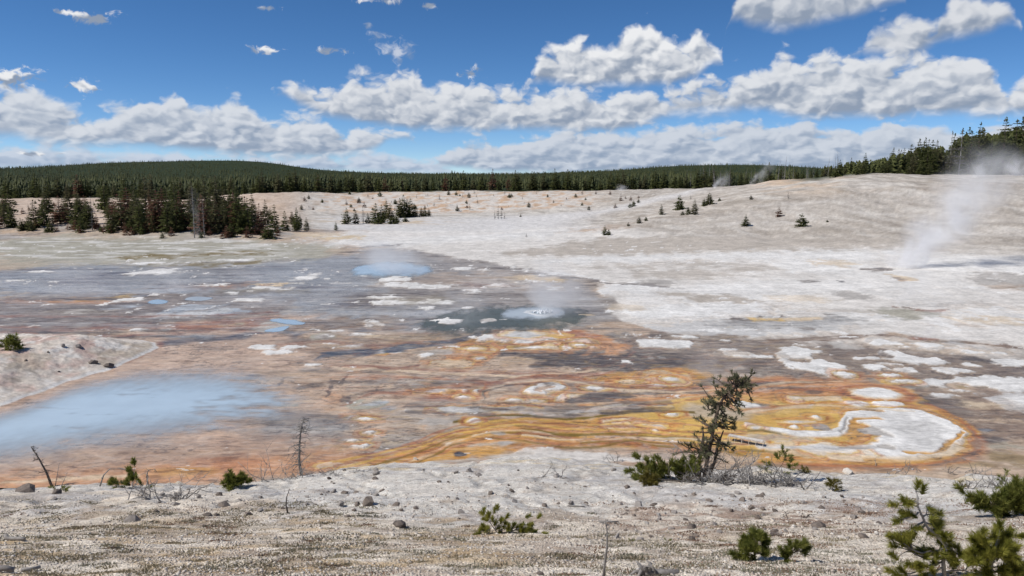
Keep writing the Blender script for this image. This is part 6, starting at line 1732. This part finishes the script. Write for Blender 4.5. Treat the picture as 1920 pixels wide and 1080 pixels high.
tag(root, 'short pale wooden boardwalk over the mats behind the leaning pine', 'boardwalk')

# ------------------------------------------------------------------ small geyser
GW, M, bs, out = material('geyser_water')
bs.inputs['Base Color'].default_value = (.86, .89, .92, 1); bs.inputs['Roughness'].default_value = .3
Rg = np.random.default_rng(4); P = plane_or(1018, 587); mb = MB()
for i in range(90):
    a = Rg.random() * 6.28; d = np.array([math.cos(a) * .5, math.sin(a) * .5, 1.0 + Rg.random()]); L = .12 + .40 * Rg.random() ** 2
    p0 = np.array([Rg.normal() * .45, Rg.normal() * .3, 0]); p1 = p0 + d * L * .5; p2 = p1 + np.array([d[0], d[1], -.2]) * L * .4
    mb.tube([p0, p1, p2], [.10, .09, .03], 4)
g = mb.build('geyser_spout', GW, None, True); g.location = (P[0], P[1], .05); tag(g, 'little white geyser splashing in the round grey pool', 'geyser')
mb = MB(); V = []; F = []
for j in range(40):
    a = j * 6.283 / 40; rr = 1 + .12 * math.sin(3 * a) + .06 * Rg.normal()
    for q, (r_, z_) in enumerate([(1.5, -.05), (1.25, .07), (1.0, .06), (.8, -.05)]): V.append((r_ * rr * math.cos(a) * 1.9, r_ * rr * math.sin(a) * 1.9, z_))
for j in range(40):
    for q in range(3): F.append((j * 4 + q, ((j + 1) % 40) * 4 + q, ((j + 1) % 40) * 4 + q + 1, j * 4 + q + 1))
cone = mesh_obj('sinter_rim', V, F, plain_material('vent_rim', (.52, .54, .56, 1), (.46, .48, .50, 1), 2), g, True)

# ------------------------------------------------------------------ steam
def steam(u, v, length, r0, r1, tilt, label, dens, seed, tilt_y=0.0, noise=.35, zoff=0.0, y=None, flat=1.0, fall=1.0, thr=.42):
    """plume of vapour: a tapering body of air, denser at the vent"""
    if y is None: P = hit(u, v, 60)
    else:
        x = (u - 960) / FPX * y * CP; P = np.array([x, y, gz(x, y)])
    m = bpy.data.materials.new('steam'); m.use_nodes = True; t = m.node_tree; t.nodes.clear(); M = NT(t)
    out = M.n('ShaderNodeOutputMaterial'); tcn = M.n('ShaderNodeTexCoord'); sp = M.n('ShaderNodeSeparateXYZ')
    M.put(sp.inputs[0], tcn.outputs['Object'])
    h = M.m('DIVIDE', sp.outputs[2], length)
    Rz = M.m('ADD', r0, M.m('MULTIPLY', M.m('POWER', M.m('MAXIMUM', h, .001), .8), r1 - r0))
    wob = M.n('ShaderNodeTexNoise'); M.put(wob.inputs['Vector'], M.vm('ADD', tcn.outputs['Object'], (seed * 3.1, seed * 1.7, 0))); wob.inputs['Scale'].default_value = 1.1 / r1; wob.inputs['Detail'].default_value = 2
    off = M.vm('SCALE', M.vm('SUBTRACT', wob.outputs['Color'], (.5, .5, .5)), scale=r1 * 1.1)
    pp = M.vm('ADD', M.xyz(sp.outputs[0], M.m('DIVIDE', sp.outputs[1], flat), 0), M.vm('MULTIPLY', off, (1, 1, 0)))
    rr = M.m('DIVIDE', M.vm('LENGTH', pp), Rz)
    body = M.step(rr, 1.0, .15)
    fade = M.m('POWER', M.m('SUBTRACT', 1.0, M.m('MINIMUM', M.m('MAXIMUM', h, 0.0), 1.0)), fall)
    n = M.noise(M.vm('ADD', tcn.outputs['Object'], (seed, seed * 2.3, seed * .7)), noise / r1 * 3.2, 4, .6, .6)
    d = M.m('MULTIPLY', M.m('MULTIPLY', body, fade), M.step(n, thr - .08, thr + .28))
    pvn = M.n('ShaderNodeVolumePrincipled'); pvn.inputs['Color'].default_value = (.97, .97, .98, 1); pvn.inputs['Anisotropy'].default_value = 0.0
    M.put(pvn.inputs['Density'], M.m('MULTIPLY', d, dens))
    t.links.new(pvn.outputs[0], out.inputs['Volume'])
    V = []; F = []; K = 14; N = 5
    for i in range(N):
        hh = i / (N - 1); rad = (r0 + (r1 - r0) * hh ** .8) * 1.25 + .2
        for j in range(K): V.append((rad * math.cos(j * 6.283 / K), rad * flat * math.sin(j * 6.283 / K), hh * length))
    for i in range(N - 1):
        for j in range(K): F.append((i * K + j, i * K + (j + 1) % K, (i + 1) * K + (j + 1) % K, (i + 1) * K + j))
    F.append(tuple(range(K - 1, -1, -1))); F.append(tuple(range((N - 1) * K, N * K)))
    o = mesh_obj('steam_plume', V, F, m)
    o.location = (P[0], P[1], P[2] + zoff); o.rotation_euler = (tilt_y, tilt, 0)
    tag(o, label, 'steam', kind='stuff'); return o
steam(1680, 504, 34, 4.6, 10.0, math.radians(46), 'big white steam plume drifting right from the slope-foot vent', .72, 1, -.12, fall=.9, thr=.43)
steam(1740, 640, 7, .6, 3.0, math.radians(10), 'faint steam wisp on the right white terrace', .25, 2)
steam(1690, 575, 14, 1.0, 4.5, math.radians(24), 'thin steam drifting over the greenish terrace patch', .16, 3)
steam(1022, 588, 8.0, 5.0, 8.5, math.radians(42), 'steam rising from the small geyser', .22, 4, fall=.9)
steam(735, 512, 6, 9, 11, math.radians(20), 'low steam hanging over the light blue pool', .16, 5, fall=.7)
steam(375, 455, 17, 1.2, 3.2, math.radians(-4), 'wispy steam column in front of the left grove', .12, 6)
steam(330, 548, 9, 5.0, 9.0, math.radians(22), 'ground mist rising over the left flat', .13, 7, flat=.5)
steam(150, 560, 7, 7.0, 12.0, math.radians(20), 'thin mist at the far left of the flat', .10, 8, flat=.5)
steam(1325, 708, 4.5, 2.2, 4.0, math.radians(24), 'thin steam over the yellow mat mound', .30, 9)
steam(870, 610, 4.5, 4, 6, math.radians(20), 'thin steam over the dark runoff water', .16, 10)
steam(1340, 356, 12, 3, 6, math.radians(50), 'left steam puff behind the hill shoulder', .30, 11, y=425)
steam(1410, 348, 16, 2.5, 6, math.radians(48), 'right steam puff behind the hill shoulder', .30, 12, y=395)
steam(1835, 338, 8, 3.5, 5, math.radians(-15), 'steam cloud in front of the crest pines', .40, 13, y=312)
steam(1900, 338, 9, 7, 9, math.radians(45), 'bright steam bank on the crest at the right edge', .4, 14, y=314)
steam(540, 800, 2.2, 4.5, 5.5, 0.0, 'thin veil of mist right of the large milky pool', .10, 18, flat=.7, fall=.6)
steam(480, 525, 4.5, 9, 12, math.radians(15), 'low mist over the grey flat left of the blue pool', .06, 19, flat=.5)
steam(945, 446, 6, 6, 9, math.radians(25), 'faint steam over the white wash in the middle', .10, 15)
steam(1165, 362, 5, 5, 6, math.radians(15), 'white steam puff at the forest edge', .3, 16, y=560)
